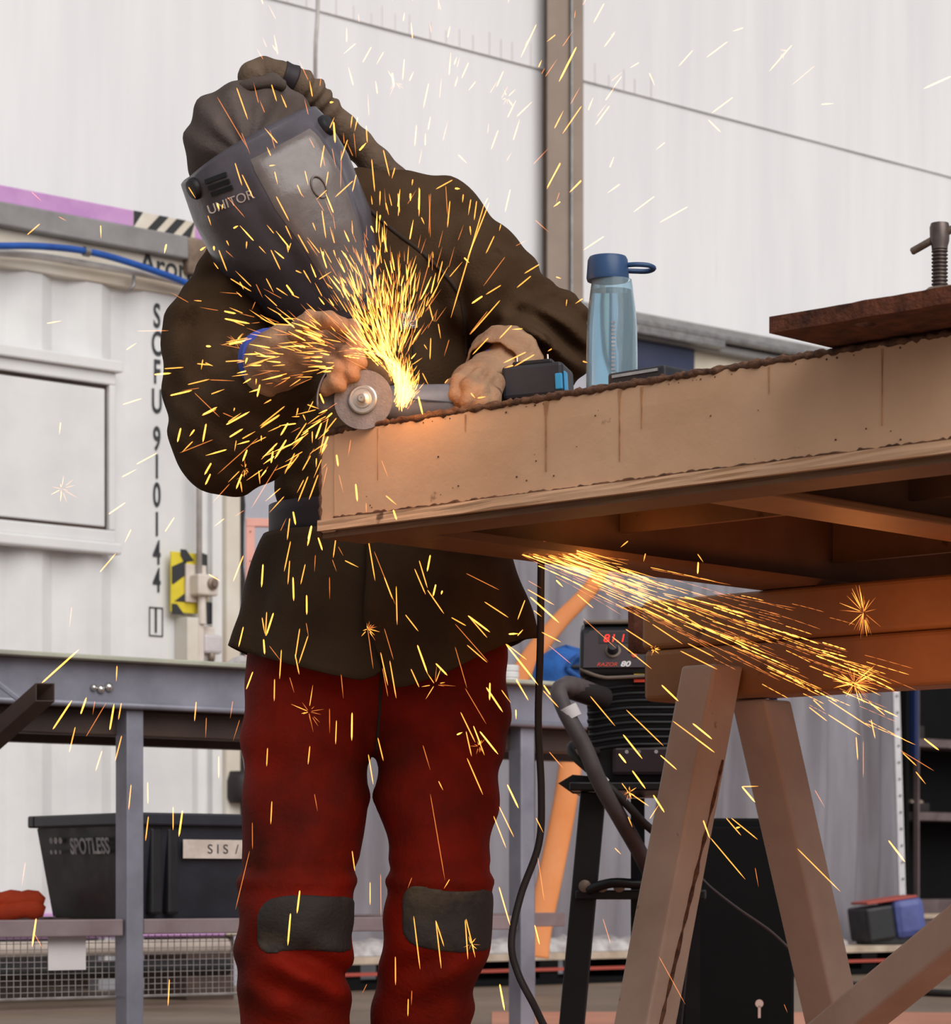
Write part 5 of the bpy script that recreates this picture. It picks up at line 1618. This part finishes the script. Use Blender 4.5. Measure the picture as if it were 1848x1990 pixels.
# ------------------------------------------------------------------ cordless grinder
DC = P(706, 777, 4.035)
grd = thing('angle_grinder', 'cordless angle grinder with worn cutting disc pressed on the beam edge', 'grinder', tuple(DC))
dn = Vector((-0.16, -0.98, 0.05)).normalized()                # disc faces us
fd_ = frame(DC, (0.98, -0.16, 0.0), (0, 0, 1))
zdir = fd_.to_3x3() @ Vector((0, 0, 1))
obj('cutting_disc', MB().lathe([(0.010, 0.0008), (0.0425, 0.0008), (0.0432, 0.0), (0.0425, -0.0012), (0.01, -0.0012)], 48, fd_), M['disc'], grd, world=True, smooth=True, auto=30)
fl = obj('flange', MB().lathe([(0.021, 0.0), (0.021, 0.004), (0.019, 0.0055), (0.016, 0.0055), (0.0155, 0.0042), (0.013, 0.0042), (0.0125, 0.007), (0.0075, 0.0075), (0.0065, 0.008)], 40, fd_ @ Matrix.Translation((0, 0, 0.001))), M['steel'], grd, world=True, smooth=True, auto=30)
obj('spindle', MB().lathe([(0.0062, 0.006), (0.0058, 0.015), (0.0045, 0.0165), (0.0014, 0.0165), (0.0012, 0.013)], 24, fd_), M['steel'], fl, world=True, smooth=True, auto=30)
m = MB()                                                      # guard: half shell above the disc
rows = []
for r_, z_ in ((0.066, 0.006), (0.068, 0.002), (0.068, -0.018), (0.064, -0.022), (0.02, -0.022)):
    rows.append([fd_ @ Vector((r_ * math.cos(t_), r_ * math.sin(t_), z_)) for t_ in [math.radians(35 + 155 * k / 30) for k in range(31)]])
m.grid(rows)
obj('guard', m, M['guard'], grd, world=True, smooth=True, solid=0.002, auto=40)
obj('gear_head', MB().tube([DC - zdir * 0.020, DC - zdir * 0.045, DC - zdir * 0.072], [0.022, 0.028, 0.024], 20), M['tool_grey'], grd, world=True, smooth=True, auto=40)
g0, g1, g2 = DC - zdir * 0.045 + Vector((0.01, 0, -0.002)), P(850, 778, 4.10), P(985, 764, 4.17)
g0b = P(745, 783, 4.085)
obj('motor_housing', MB().tube([g0b, P(790, 785, 4.09), P(860, 782, 4.10), P(900, 776, 4.12)], [0.024, 0.028, 0.0265, 0.023], 20), M['tool_grey'], grd, world=True, smooth=True, auto=40)
obj('housing_seam', MB().bar(P(800, 776, 4.058), P(905, 784, 4.085), 0.0018, 0.002, (0, 0, 1)), M['tool_black'], grd, world=True)
obj('grip', MB().tube([P(895, 776, 4.12), P(940, 770, 4.14), P(990, 758, 4.17)], [0.022, 0.021, 0.026], 18), M['tool_black'], grd, world=True, smooth=True, auto=40)
obj('side_handle', MB().tube([DC - zdir * 0.05, P(690, 720, 4.09), P(668, 668, 4.10), P(655, 640, 4.10)], [0.008, 0.014, 0.016, 0.012], 14), M['tool_black'], grd, world=True, smooth=True)
fb = frame(P(1046, 748, 4.16), (0.97, -0.22, 0.05), (0, 0, 1))
pk = obj('battery_pack', MB().box(-0.046, 0.046, -0.026, 0.024, -0.045, 0.045, fb), M['tool_black'], grd, world=True, bevel=0.006)
obj('battery_top', MB().box(-0.030, 0.030, 0.022, 0.030, -0.04, 0.04, fb), M['black_plastic'], pk, world=True, bevel=0.003)
obj('release_clip', MB().box(0.034, 0.045, -0.018, 0.006, 0.040, 0.0475, fb).box(0.045, 0.049, -0.02, 0.010, 0.020, 0.040, fb), M['cyan'], pk, world=True, bevel=0.002)
for x in (-0.024, 0.022):
    obj('rail_pin', MB().tube([fb @ Vector((x, 0.026, 0.03)), fb @ Vector((x, 0.038, 0.03))], 0.0013, 8), M['steel'], pk, world=True)
# ================================================================== sparks
SP_M = [emit('spark_hot', (1.0, 0.40, 0.06, 1), 1.5, True), emit('spark_warm', (1.0, 0.36, 0.055, 1), 0.95, True), emit('spark_faint', (1.0, 0.28, 0.06, 1), 0.42, True)]
SP_R = [0.00140, 0.00095, 0.00065]
# measured streaks: (origin x, origin y, zoom) then x0, y0, x1, y1 in that zoom, strength 0 hot / 1 warm / 2 faint
S = []
def zoomed(ox, oy, sc, data, region):
    for ln in data.split(';'):
        q = ln.split(',')
        if len(q) < 4: continue
        x0, y0, x1, y1 = [float(v) for v in q[:4]]
        w = {'h': 0, 't': 2}.get(q[4].strip(), 1) if len(q) > 4 else 1
        S.append((ox + x0 / sc, oy + y0 / sc, ox + x1 / sc, oy + y1 / sc, w, region))
zoomed(300, 80, 3.316, """530,300,602,505;755,280,788,388;405,360,600,690,t;562,590,617,730,t;785,1000,868,1158;520,785,565,930;565,860,637,1012;470,1005,582,1135,t;
220,940,265,1012;405,1045,418,1085,h;440,1050,436,1085;345,1125,366,1188;510,1205,540,1190,h;775,840,795,925;740,803,780,798;970,835,992,930;1120,840,1105,935;1095,670,1070,815;
920,925,952,1000;1110,960,1045,1020;1080,1090,1105,1270;1020,1170,1040,1222;845,1188,885,1275;925,1245,995,1368;985,1285,1055,1388,t;880,1300,860,1360;855,1305,862,1362;675,1322,718,1368;
595,1290,592,1338;295,1348,330,1325,h;383,1322,385,1350,h;415,1345,468,1482;460,1350,510,1395,t;465,1285,480,1318;750,1345,812,1475;1085,1355,1090,1390,h;1155,1345,1168,1390;1215,1365,1320,1510""", 'helmet')
zoomed(300, 80, 3.316, """960,1475,1010,1560;910,1478,950,1495;1060,1535,1140,1485;490,1530,625,1613;550,1550,575,1600;720,1528,768,1620;850,1570,900,1640,h;785,1590,860,1640;
655,1565,697,1652,t;650,1680,628,1732,t;450,1740,525,1755,h;452,1788,615,1820,h;480,1955,590,1928,h;335,1965,360,1968,h;840,1788,915,1788;770,1822,900,1830""", 'sleeve')
zoomed(300, 80, 3.316, """1130,395,1155,392,h;1130,560,1160,490;1155,520,1165,655,h;1275,480,1265,560;1310,490,1290,580;1365,545,1372,655;1320,705,1365,655,h;1245,635,1200,770;1285,590,1300,750,t;
1145,690,1170,820,t;1400,760,1420,970;1475,700,1515,870;1550,815,1530,885;1665,890,1660,930;1650,980,1650,1030,h;1300,860,1275,970;1280,900,1165,1005;1205,700,1200,950,t;1710,950,1705,1130;
1570,980,1580,1105;1490,1040,1510,1120;1455,965,1452,1060;1455,1120,1452,1155,h;1395,1190,1415,1235,h;1720,1135,1740,1180;1480,1160,1500,1190;1780,980,1768,1240,t""", 'chest')
zoomed(600, 280, 3.08, """660,260,662,400;720,300,728,560,t;820,250,830,420,t;845,340,830,500;925,300,920,350;970,330,955,425;1005,340,990,455;1050,360,850,1040;1080,350,950,680;875,265,905,268,h;
860,215,760,270;1110,550,1060,655;1150,480,1140,520;1175,675,1045,850,t;930,680,960,710,h;965,490,970,545;1150,845,1060,900;1145,935,965,1140;1040,910,975,955,h;1070,1000,960,1140,t;
740,640,650,960,t;800,700,770,830;720,960,745,1060;775,1075,790,1165;840,1170,810,1270,t;730,1160,725,1290;690,1200,710,1230;680,1370,715,1440;815,1430,835,1405;655,1510,682,1620,h;970,1490,995,1520;1010,1520,1060,1512""", 'chest')
zoomed(600, 280, 3.08, """1330,790,1245,860;1380,720,1290,775;1215,1085,1140,1165;1280,1105,1215,1110;1075,1160,980,1260;1300,1245,1165,1310;1350,1260,1230,1330;1225,1325,1170,1340;1455,1225,1430,1240;1640,925,1595,955;1545,930,1540,970;1640,1300,1668,1308""", 'right_sleeve')
zoomed(600, 280, 3.08, """1505,110,1425,270;1630,215,1560,290;1505,345,1465,375,h;1355,455,1440,530,t;1500,290,1480,350,t;1480,795,1510,805""", 'column')
zoomed(300, 520, 3.08, """255,575,350,585;290,550,280,610;305,570,350,590;425,562,530,555;555,540,545,575,h;320,470,340,472,h;60,605,175,597;0,640,100,632,h;200,700,330,668;
330,672,480,678,t;95,765,225,735,h;340,757,420,728;610,665,608,700;632,700,615,775,h;240,750,390,895,t;290,880,375,835,h;285,885,370,850;410,870,480,900,t;430,940,570,862,h;440,925,520,870;480,840,475,860;
310,935,290,1045,h;158,960,138,1045,h;240,970,210,1010,h;350,1030,150,1110,t;230,1040,165,1105;450,1015,530,965,h;525,1025,605,980;490,1035,480,1098;555,1090,528,1160,h;640,1005,640,1040;620,1020,380,1235,t;
340,1170,300,1240,h;335,1235,305,1300,h;525,1235,490,1325,h;515,1280,525,1345;625,1215,632,1295;450,1295,345,1410,t;740,1180,580,1440,t;635,960,750,885;800,930,755,1005,h;780,830,630,950;750,880,640,950;
700,790,655,815;710,1098,698,1170,h;790,1030,720,1145,h;840,1110,780,1235;865,1120,795,1210;910,930,840,1035;935,1125,885,1215;980,1240,925,1390;920,1250,860,1400;945,980,945,1050;970,1140,968,1195;
990,755,1015,815,h;915,820,985,845;950,800,920,860;860,840,850,888;890,880,905,915""", 'sleeve')
zoomed(300, 520, 3.08, """1035,1190,1005,1325,t;1000,930,965,1025,h;1040,1010,1000,1110,h;1040,900,990,1115;1090,900,1010,1000;1065,870,1025,905,h;1090,1120,1100,1190,h;1105,1240,1130,1345,t;1175,1030,1160,1130,t;
1205,1295,1215,1400,h;1360,1155,1400,1260,t;1385,1365,1450,1420;1430,1450,1450,1510,h;1268,1410,1268,1470,t;830,1460,845,1540,h;810,1500,795,1630;755,1575,790,1500,t;940,1545,920,1630,h""", 'beam')
zoomed(420, 900, 2.8, """255,550,247,675,h;418,620,422,750,h;492,718,493,825,h;405,425,370,590;400,530,390,660;485,550,460,660;540,500,535,590,t;617,620,618,740,t;520,340,497,450,h;555,405,578,475,h;
655,380,637,515;665,455,692,505,t;700,530,775,567;632,525,655,590,t;275,810,268,940;312,815,272,940,h;250,840,265,930;258,958,264,1040,h;148,890,122,1000;150,505,95,640,t;355,1015,345,1175;290,995,355,1080,t;
455,900,430,1065;490,870,503,945,t;500,940,450,1090;430,1040,452,1150;820,870,855,1120,t;895,1030,935,1210;905,1115,935,1270,t;915,900,965,1070,t;945,1075,980,1280;860,480,975,770,t;980,670,985,880;915,620,960,740;
825,400,865,640;1030,825,1100,915;1080,575,1140,715;1105,530,1150,680;1150,690,1240,820;1165,500,1148,590,h;1195,660,1180,725,h;1230,695,1225,715,h;1095,990,1150,1145,h;1060,1120,1105,1220;1195,1090,1258,1155,h;
1300,1000,1365,1225,t;1365,990,1475,1085;1370,830,1490,920,h;1380,840,1475,950;1460,755,1590,840;1280,840,1360,885;1360,600,1540,690,t;1300,875,1480,1080,t""", 'skirt')
zoomed(420, 900, 2.8, """318,1175,316,1295;200,1135,165,1230;400,1165,425,1250,t;680,1150,692,1280,t;1470,1220,1560,1355,h;1490,1195,1488,1290,h;1330,1355,1410,1520;1400,1430,1440,1530;1355,1225,1470,1420,t;
1435,1460,1500,1540;740,1358,738,1510,h;655,1400,650,1530;617,1335,618,1470,t;1310,1478,1340,1465,h""", 'trousers')
zoomed(420, 900, 2.8, """1630,1340,1632,1395;1580,985,1690,1070;1630,1180,1700,1290;1680,745,1640,850,t;1590,930,1640,930;1640,940,1668,905""", 'welder')
zoomed(420, 1400, 2.8, """280,150,275,250;510,140,500,240;535,400,552,495,t;303,440,297,565;197,555,198,700,t;182,710,105,1030,t;455,925,440,1050,h;405,1050,390,1225,h;740,710,755,820;828,185,855,350;880,95,910,220;
838,880,838,1005;895,835,897,1070,t;975,1285,976,1440;1065,1470,1062,1550,t;1045,1515,1043,1610;820,1435,795,1485,t;1075,1065,1110,1355;1195,1090,1225,1350;1195,1090,1240,1230;1355,1085,1370,1300;1360,1080,1410,1290;
1270,865,1240,915;1065,855,1042,915,t;1165,400,1245,870,t;1125,135,1165,270,t;1210,330,1235,380;1365,205,1452,405;1400,30,1460,190;1435,60,1535,185,h;1360,60,1390,195""", 'trousers')
zoomed(420, 1400, 2.8, """1585,350,1645,475;1540,470,1620,635;1510,520,1578,695;1540,905,1600,1115;1545,1435,1570,1580;1750,745,1785,980,t;1740,530,1780,610;1735,1115,1760,1220""", 'welder')
zoomed(0, 340, 3.016, """185,100,245,155,t;345,245,390,270,t;160,350,235,285;590,295,592,370;975,405,963,460,h;275,870,360,855;720,1345,830,1310;715,1770,800,1725;800,1695,920,1630;740,1025,800,985;805,915,990,912,t;355,1450,348,1520;640,1985,735,1920""", 'container')
zoomed(0, 950, 3.554, """290,1340,545,1110,h;365,1660,497,1460,h;557,1555,597,1440,h;655,1465,640,1560,t;595,1710,735,1475,t;758,1665,788,1485,h;838,1480,818,1595;808,1222,803,1330;520,1645,478,1820;840,1705,795,1880;705,1810,660,1950;
1355,1470,1343,1605;1608,1465,1590,1585,t;1655,1595,1610,1740,t;1745,1265,1700,1385;1425,1580,1420,1720,t""", 'bench')
zoomed(0, 950, 3.554, """1680,955,1648,1090;690,575,800,445;495,815,480,955,t;905,280,862,370;1140,295,1205,195;1680,460,1610,640;1440,590,1520,635;750,175,865,95""", 'container')
zoomed(0, 1450, 3.554, """905,265,888,440;1195,420,1195,580;1260,445,1235,625,h;1025,485,1005,655;1020,250,1022,400;1510,70,1510,220;250,1190,222,1385,h;240,1300,295,1400,t;1170,1610,1160,1795;175,805,150,965,t""", 'bench')
zoomed(960, 1020, 4.1455, """275,450,380,510,t;270,520,485,645;290,580,525,790,h;250,605,190,765;320,690,385,740;500,445,555,500,h;670,560,800,670;720,755,985,995,t;95,960,355,1290,h;385,865,540,945;120,880,195,875,h;
190,890,235,845;35,100,140,185,h;180,1240,275,1415;60,1330,135,1435;178,1490,178,1565;395,1335,520,1470;400,1290,455,1370,h;440,970,620,1120,t;775,1380,975,1620;1065,1490,1365,1780;1040,1690,1195,1885,h;1005,1845,1065,1920,h;1060,840,1285,985;950,900,1270,1160;445,1830,560,1960,t""", 'welder')
zoomed(960, 1020, 4.1455, """1275,800,1520,960;1200,670,1440,790;1300,600,1740,860;1350,1290,1485,1420,h;1600,1600,1755,1725,h;1440,1580,1775,1830;1340,1855,1470,1970;1500,1015,1800,1165;1560,955,1775,1065;1645,300,1640,395,h;1640,235,1685,300;1220,230,1205,295;1080,130,1020,180""", 'trestle')
zoomed(960, 1450, 3.685, """95,275,175,445,h;395,40,495,160,t;895,55,945,120,h;990,175,1085,305,h;915,265,960,325;965,330,1110,430;35,1010,115,1280;40,1705,75,1890,h;290,1280,325,1420;865,730,910,775;780,1235,835,1415,t;960,505,990,580""", 'welder')
zoomed(960, 1450, 3.685, """1140,350,1220,475,h;1115,520,1180,420;1190,65,1310,170;1180,1505,1370,1850,t;1500,530,1545,660""", 'trestle')
zoomed(1350, 1350, 3.108, """285,555,365,650,h;285,555,385,553;190,745,280,850;220,745,380,875;250,805,275,800,h;50,760,90,865;95,865,305,1115;365,1045,385,1160,t;620,930,880,1190;725,575,785,680,t;1170,880,1270,1010,h;
1255,350,1340,430;1240,335,1445,460,t;1335,465,1395,540;1385,265,1475,335,h;1065,150,1090,265;975,255,985,395;1018,280,1018,500,t;805,30,1065,200;690,75,800,160;715,30,785,95;805,120,1000,245;1050,40,1150,125;0,180,105,270;0,260,120,350;540,1870,560,1920,t""", 'trestle')
zoomed(600, 0, 1.4808, """655,70,610,165;770,135,720,235,h;785,305,730,385;850,10,820,65;880,95,850,135;1105,145,1065,190;1205,120,1145,165;1250,80,1220,90;1390,130,1325,205;1220,280,1160,325;1455,190,1390,245,t;980,210,995,245;
900,220,875,255;950,180,925,195;865,305,825,360;1025,410,1000,430;1150,345,1185,380;895,530,860,555;995,565,935,610;1090,595,1010,640;850,680,790,720;1848,220,1770,255,h;1475,300,1510,298;725,470,685,540;785,520,755,550;
135,125,100,155;180,135,155,180;215,150,195,185;240,210,245,250,h;275,170,270,230;345,240,330,310;460,180,440,225;560,205,540,250;480,235,460,260;545,375,525,430;580,545,565,610;515,570,500,600;430,445,455,470;310,360,305,420;710,100,685,120""", 'wall')
SPARK_LABEL = {
    'helmet': 'glowing spark streak in front of the welding helmet', 'sleeve': 'glowing spark streak in front of the dark left sleeve',
    'chest': 'glowing spark streak in front of the jacket chest', 'right_sleeve': 'glowing spark streak by the bent right sleeve',
    'column': 'glowing spark streak in front of the taupe column', 'beam': 'glowing spark streak by the left end of the beige beam',
    'skirt': 'glowing spark streak in front of the lower jacket panels', 'trousers': 'glowing spark streak falling in front of the red trousers',
    'welder': 'glowing spark streak in front of the welder and bench', 'container': 'pale spark streak in front of the white container',
    'bench': 'glowing spark streak in front of the left end of the bench', 'trestle': 'glowing spark streak flying past the trestle',
    'wall': 'pale spark streak high in front of the white wall'}
def spark_depth(region, px, py, r):
    if region in ('trestle', 'welder'):
        return 4.28 + 0.05 * r
    if region == 'beam' or (py < 1050 and px > 600):
        # stay in front of the beam face
        return min(3.98, 4.02 - max(0, px - 640) * 0.00062) - 0.04 * r if py > 700 else 3.96 - 0.05 * r
    if region in ('skirt', 'trousers'):
        return 4.22 + 0.06 * r
    return 3.98 - 0.06 * r
def spark_mesh(name, mat):
    """unit streak along z: pointed both ends, five sided"""
    m = MB()
    n = 5
    prof = [(0.15, 0.0), (0.8, 0.06), (1.0, 0.45), (0.9, 0.85), (0.1, 1.0)]
    m.lathe(prof, n)
    me = bpy.data.meshes.new(name)
    me.from_pydata(m.v, [], m.f)
    me.materials.append(mat)
    me.update()
    return me
SP_MESH = [spark_mesh('spark', mt) for mt in SP_M]
rest = [MB(), MB(), MB()]
def add_rest(a, b, w, k=1.0):
    d = b - a
    L = d.length
    if L < 1e-4: return
    M_ = Matrix.Translation(a) @ d.to_track_quat('Z', 'Y').to_matrix().to_4x4()
    r = SP_R[w] * k
    rest[w].lathe([(0.15 * r, 0.0), (0.85 * r, 0.08 * L), (r, 0.5 * L), (0.1 * r, L)], 4, M_, cap=False)
S.sort(key=lambda q: -(math.hypot(q[2] - q[0], q[3] - q[1]) + 6) * SP_R[q[4]])
rs_ = random.Random(21)
for i, (x0, y0, x1, y1, w, rg) in enumerate(S):
    r = rs_.random()
    Y = spark_depth(rg, (x0 + x1) / 2, (y0 + y1) / 2, r)
    a, b = P(x0, y0, Y), P(x1, y1, Y - 0.02 + 0.04 * rs_.random())
    if i < 300:
        d = b - a
        o = bpy.data.objects.new('spark', SP_MESH[w])
        o.matrix_world = Matrix.Translation(a) @ d.to_track_quat('Z', 'Y').to_matrix().to_4x4() @ Matrix.Diagonal((SP_R[w], SP_R[w], d.length, 1))
        COL.objects.link(o)
        tag(o, SPARK_LABEL[rg], 'spark', 'sparks ' + SPARK_LABEL[rg].split('streak ')[1])
    else:
        add_rest(a, b, w)

# --- the dense shower: stem over the disc, upward fan, leftward fan, stream below the table
rf_ = random.Random(5)
CX, CY = 706.0, 777.0
def streak(x, y, ang, ln, w, Y, k=1.0, bend=0.0):
    """ang in degrees, counter-clockwise from image right"""
    dx, dy = math.cos(math.radians(ang)) * ln, -math.sin(math.radians(ang)) * ln
    if bend:
        n = 4
        p = (x, y)
        aa = ang
        for q in range(n):
            x2, y2 = p[0] + math.cos(math.radians(aa)) * ln / n, p[1] - math.sin(math.radians(aa)) * ln / n
            add_rest(P(p[0], p[1], Y), P(x2, y2, Y), w, k)
            p = (x2, y2); aa += bend / n
    else:
        add_rest(P(x, y, Y), P(x + dx, y + dy, Y), w, k)
for i in range(250):                                   # stem rising from the cut and bending over the disc
    th = abs(rf_.gauss(0, 1)) * 38 - 12
    th = min(th, 130)
    rr = 78 + rf_.gauss(0, 7) + th * 0.10
    x, y = CX + rr * math.cos(math.radians(th)), CY - rr * math.sin(math.radians(th))
    streak(x, y, th + 90 - rf_.uniform(0, 40), rf_.uniform(25, 62), rf_.choice((0, 1, 1, 2)), 3.985 - rf_.random() * 0.05, 0.6, rf_.uniform(-10, 30))
for i in range(36):                                    # white-hot root on the beam edge
    x = 778 + rf_.gauss(0, 6)
    streak(x, 808 - rf_.uniform(0, 70), 90 + rf_.gauss(0, 5), rf_.uniform(30, 60), rf_.choice((0, 1)), 3.965 - rf_.random() * 0.03, 0.8)
for i in range(560):                                   # upward fan
    ph = rf_.gauss(100, 17)
    rho = 50 + abs(rf_.gauss(0, 1)) * 120
    x, y = 766 + rho * math.cos(math.radians(ph)), 745 - rho * math.sin(math.radians(ph))
    ln = rf_.uniform(12, 48) * (1.15 if rho < 200 else 0.9)
    streak(x, y, ph + rf_.gauss(0, 9), ln, rf_.choices((0, 1, 2), (2, 4, 4))[0], 3.98 - rf_.random() * 0.07, 0.7)
for i in range(190):                                   # leftward and down-left fans
    ph = rf_.choice((rf_.gauss(158, 12), rf_.gauss(185, 14), rf_.gauss(222, 12)))
    rho = 60 + abs(rf_.gauss(0, 1)) * 120
    x, y = 712 + rho * math.cos(math.radians(ph)), (700 if ph < 200 else 760) - rho * math.sin(math.radians(ph))
    if ph > 205 and x > 640: continue
    streak(x, y, ph + rf_.gauss(0, 10), rf_.uniform(14, 45), rf_.choices((0, 1, 2), (2, 4, 3))[0], 3.98 - rf_.random() * 0.07, 0.75)
for i in range(70):                                    # thin pale ones high over the wall
    x, y = rf_.uniform(500, 1200), rf_.uniform(-10, 330)
    ang = math.degrees(math.atan2(760 - y, x - 770)) + rf_.gauss(0, 10)
    streak(x, y, ang, rf_.uniform(12, 44), rf_.choice((1, 2, 2)), 3.97 - rf_.random() * 0.08)
def stream_y(x, f):                                    # rows of the stream under the table
    return 1030 + (x - 900) * (0.20 + 0.30 * f)
for i in range(210):
    f = min(max(rf_.gauss(0.55, 0.22), 0), 1.15)
    u = rf_.random() ** 0.75
    x = 930 + 760 * u
    y = stream_y(x, f)
    if x < 1010 and y < 1050: continue
    ln = rf_.uniform(40, 150) * (1.1 if u < 0.6 else 0.8)
    ang = -math.degrees(math.atan(0.20 + 0.30 * f)) + rf_.gauss(0, 2)
    streak(x, y, ang, ln, rf_.choices((0, 1, 2), (1.0, 4, 5))[0], 4.30 + 0.04 * rf_.random(), 0.65, rf_.uniform(-5, 1))
for i in range(60):                                    # dense core of the stream
    x = 1080 + rf_.gauss(50, 45); y = 1070 + (x - 1060) * 0.36 + rf_.gauss(0, 13)
    streak(x, y, -21 + rf_.gauss(0, 3), rf_.uniform(40, 100), rf_.choice((0, 1, 2)), 4.30, 0.7)
for cx, cy, n, R_, sq, Yb in ((1660, 1328, 46, 52, 1.0, 4.28), (1678, 1190, 30, 60, 0.45, 4.28), (1270, 1262, 14, 16, 1, 4.28), (1222, 1540, 14, 18, 1, 4.28), (715, 1222, 16, 26, 1, 4.24), (600, 1383, 12, 50, 1, 4.24),
                              (915, 1835, 10, 18, 1, 4.24), (930, 1450, 10, 22, 1, 4.24), (845, 1330, 8, 40, 1, 4.24), (458, 662, 12, 20, 1, 3.96), (476, 910, 10, 18, 1, 3.96), (1150, 640, 8, 24, 1, 3.97), (120, 950, 12, 34, 1, 3.97), (1522, 100, 8, 20, 1, 3.97), (985, 190, 9, 22, 1, 3.97), (768, 160, 9, 26, 1, 3.97)):
    for k in range(n):                                 # star bursts
        ang = rf_.uniform(0, 360)
        r0 = R_ * rf_.uniform(0.0, 0.3); ln = R_ * rf_.uniform(0.15, 0.85)
        x, y = cx + sq * r0 * math.cos(math.radians(ang)), cy - r0 * math.sin(math.radians(ang))
        streak(x, y, math.degrees(math.atan2(math.sin(math.radians(ang)), sq * math.cos(math.radians(ang)))), ln, rf_.choice((1, 2, 2)), Yb, 0.7)
for nm, mb_, mt in (('spark_shower', MB(), None),):
    allm = MB()
    for w in range(3):
        allm.v, off_ = allm.v + rest[w].v, len(allm.v)
        allm.f += [tuple(i + off_ for i in f) for f in rest[w].f]
        allm.m += [w] * len(rest[w].f)
    o = obj(nm, allm, SP_M)
    tag(o, 'dense shower of fine glowing sparks spraying from the grinding disc', 'sparks', kind='stuff')

# light given off by the sparks
def glow(name, loc, w, r, col=(1.0, 0.45, 0.12)):
    l = bpy.data.lights.new(name, 'POINT')
    l.energy = w
    l.shadow_soft_size = r
    l.color = col
    o = bpy.data.objects.new(name, l)
    o.location = loc
    COL.objects.link(o)
glow('spark_glow', P(765, 730, 3.93), 0.38, 0.06)
glow('stream_glow', P(1160, 1100, 4.32), 0.35, 0.06)
glow('burst_glow', P(1670, 1270, 4.42), 0.7, 0.05, (1.0, 0.32, 0.08))
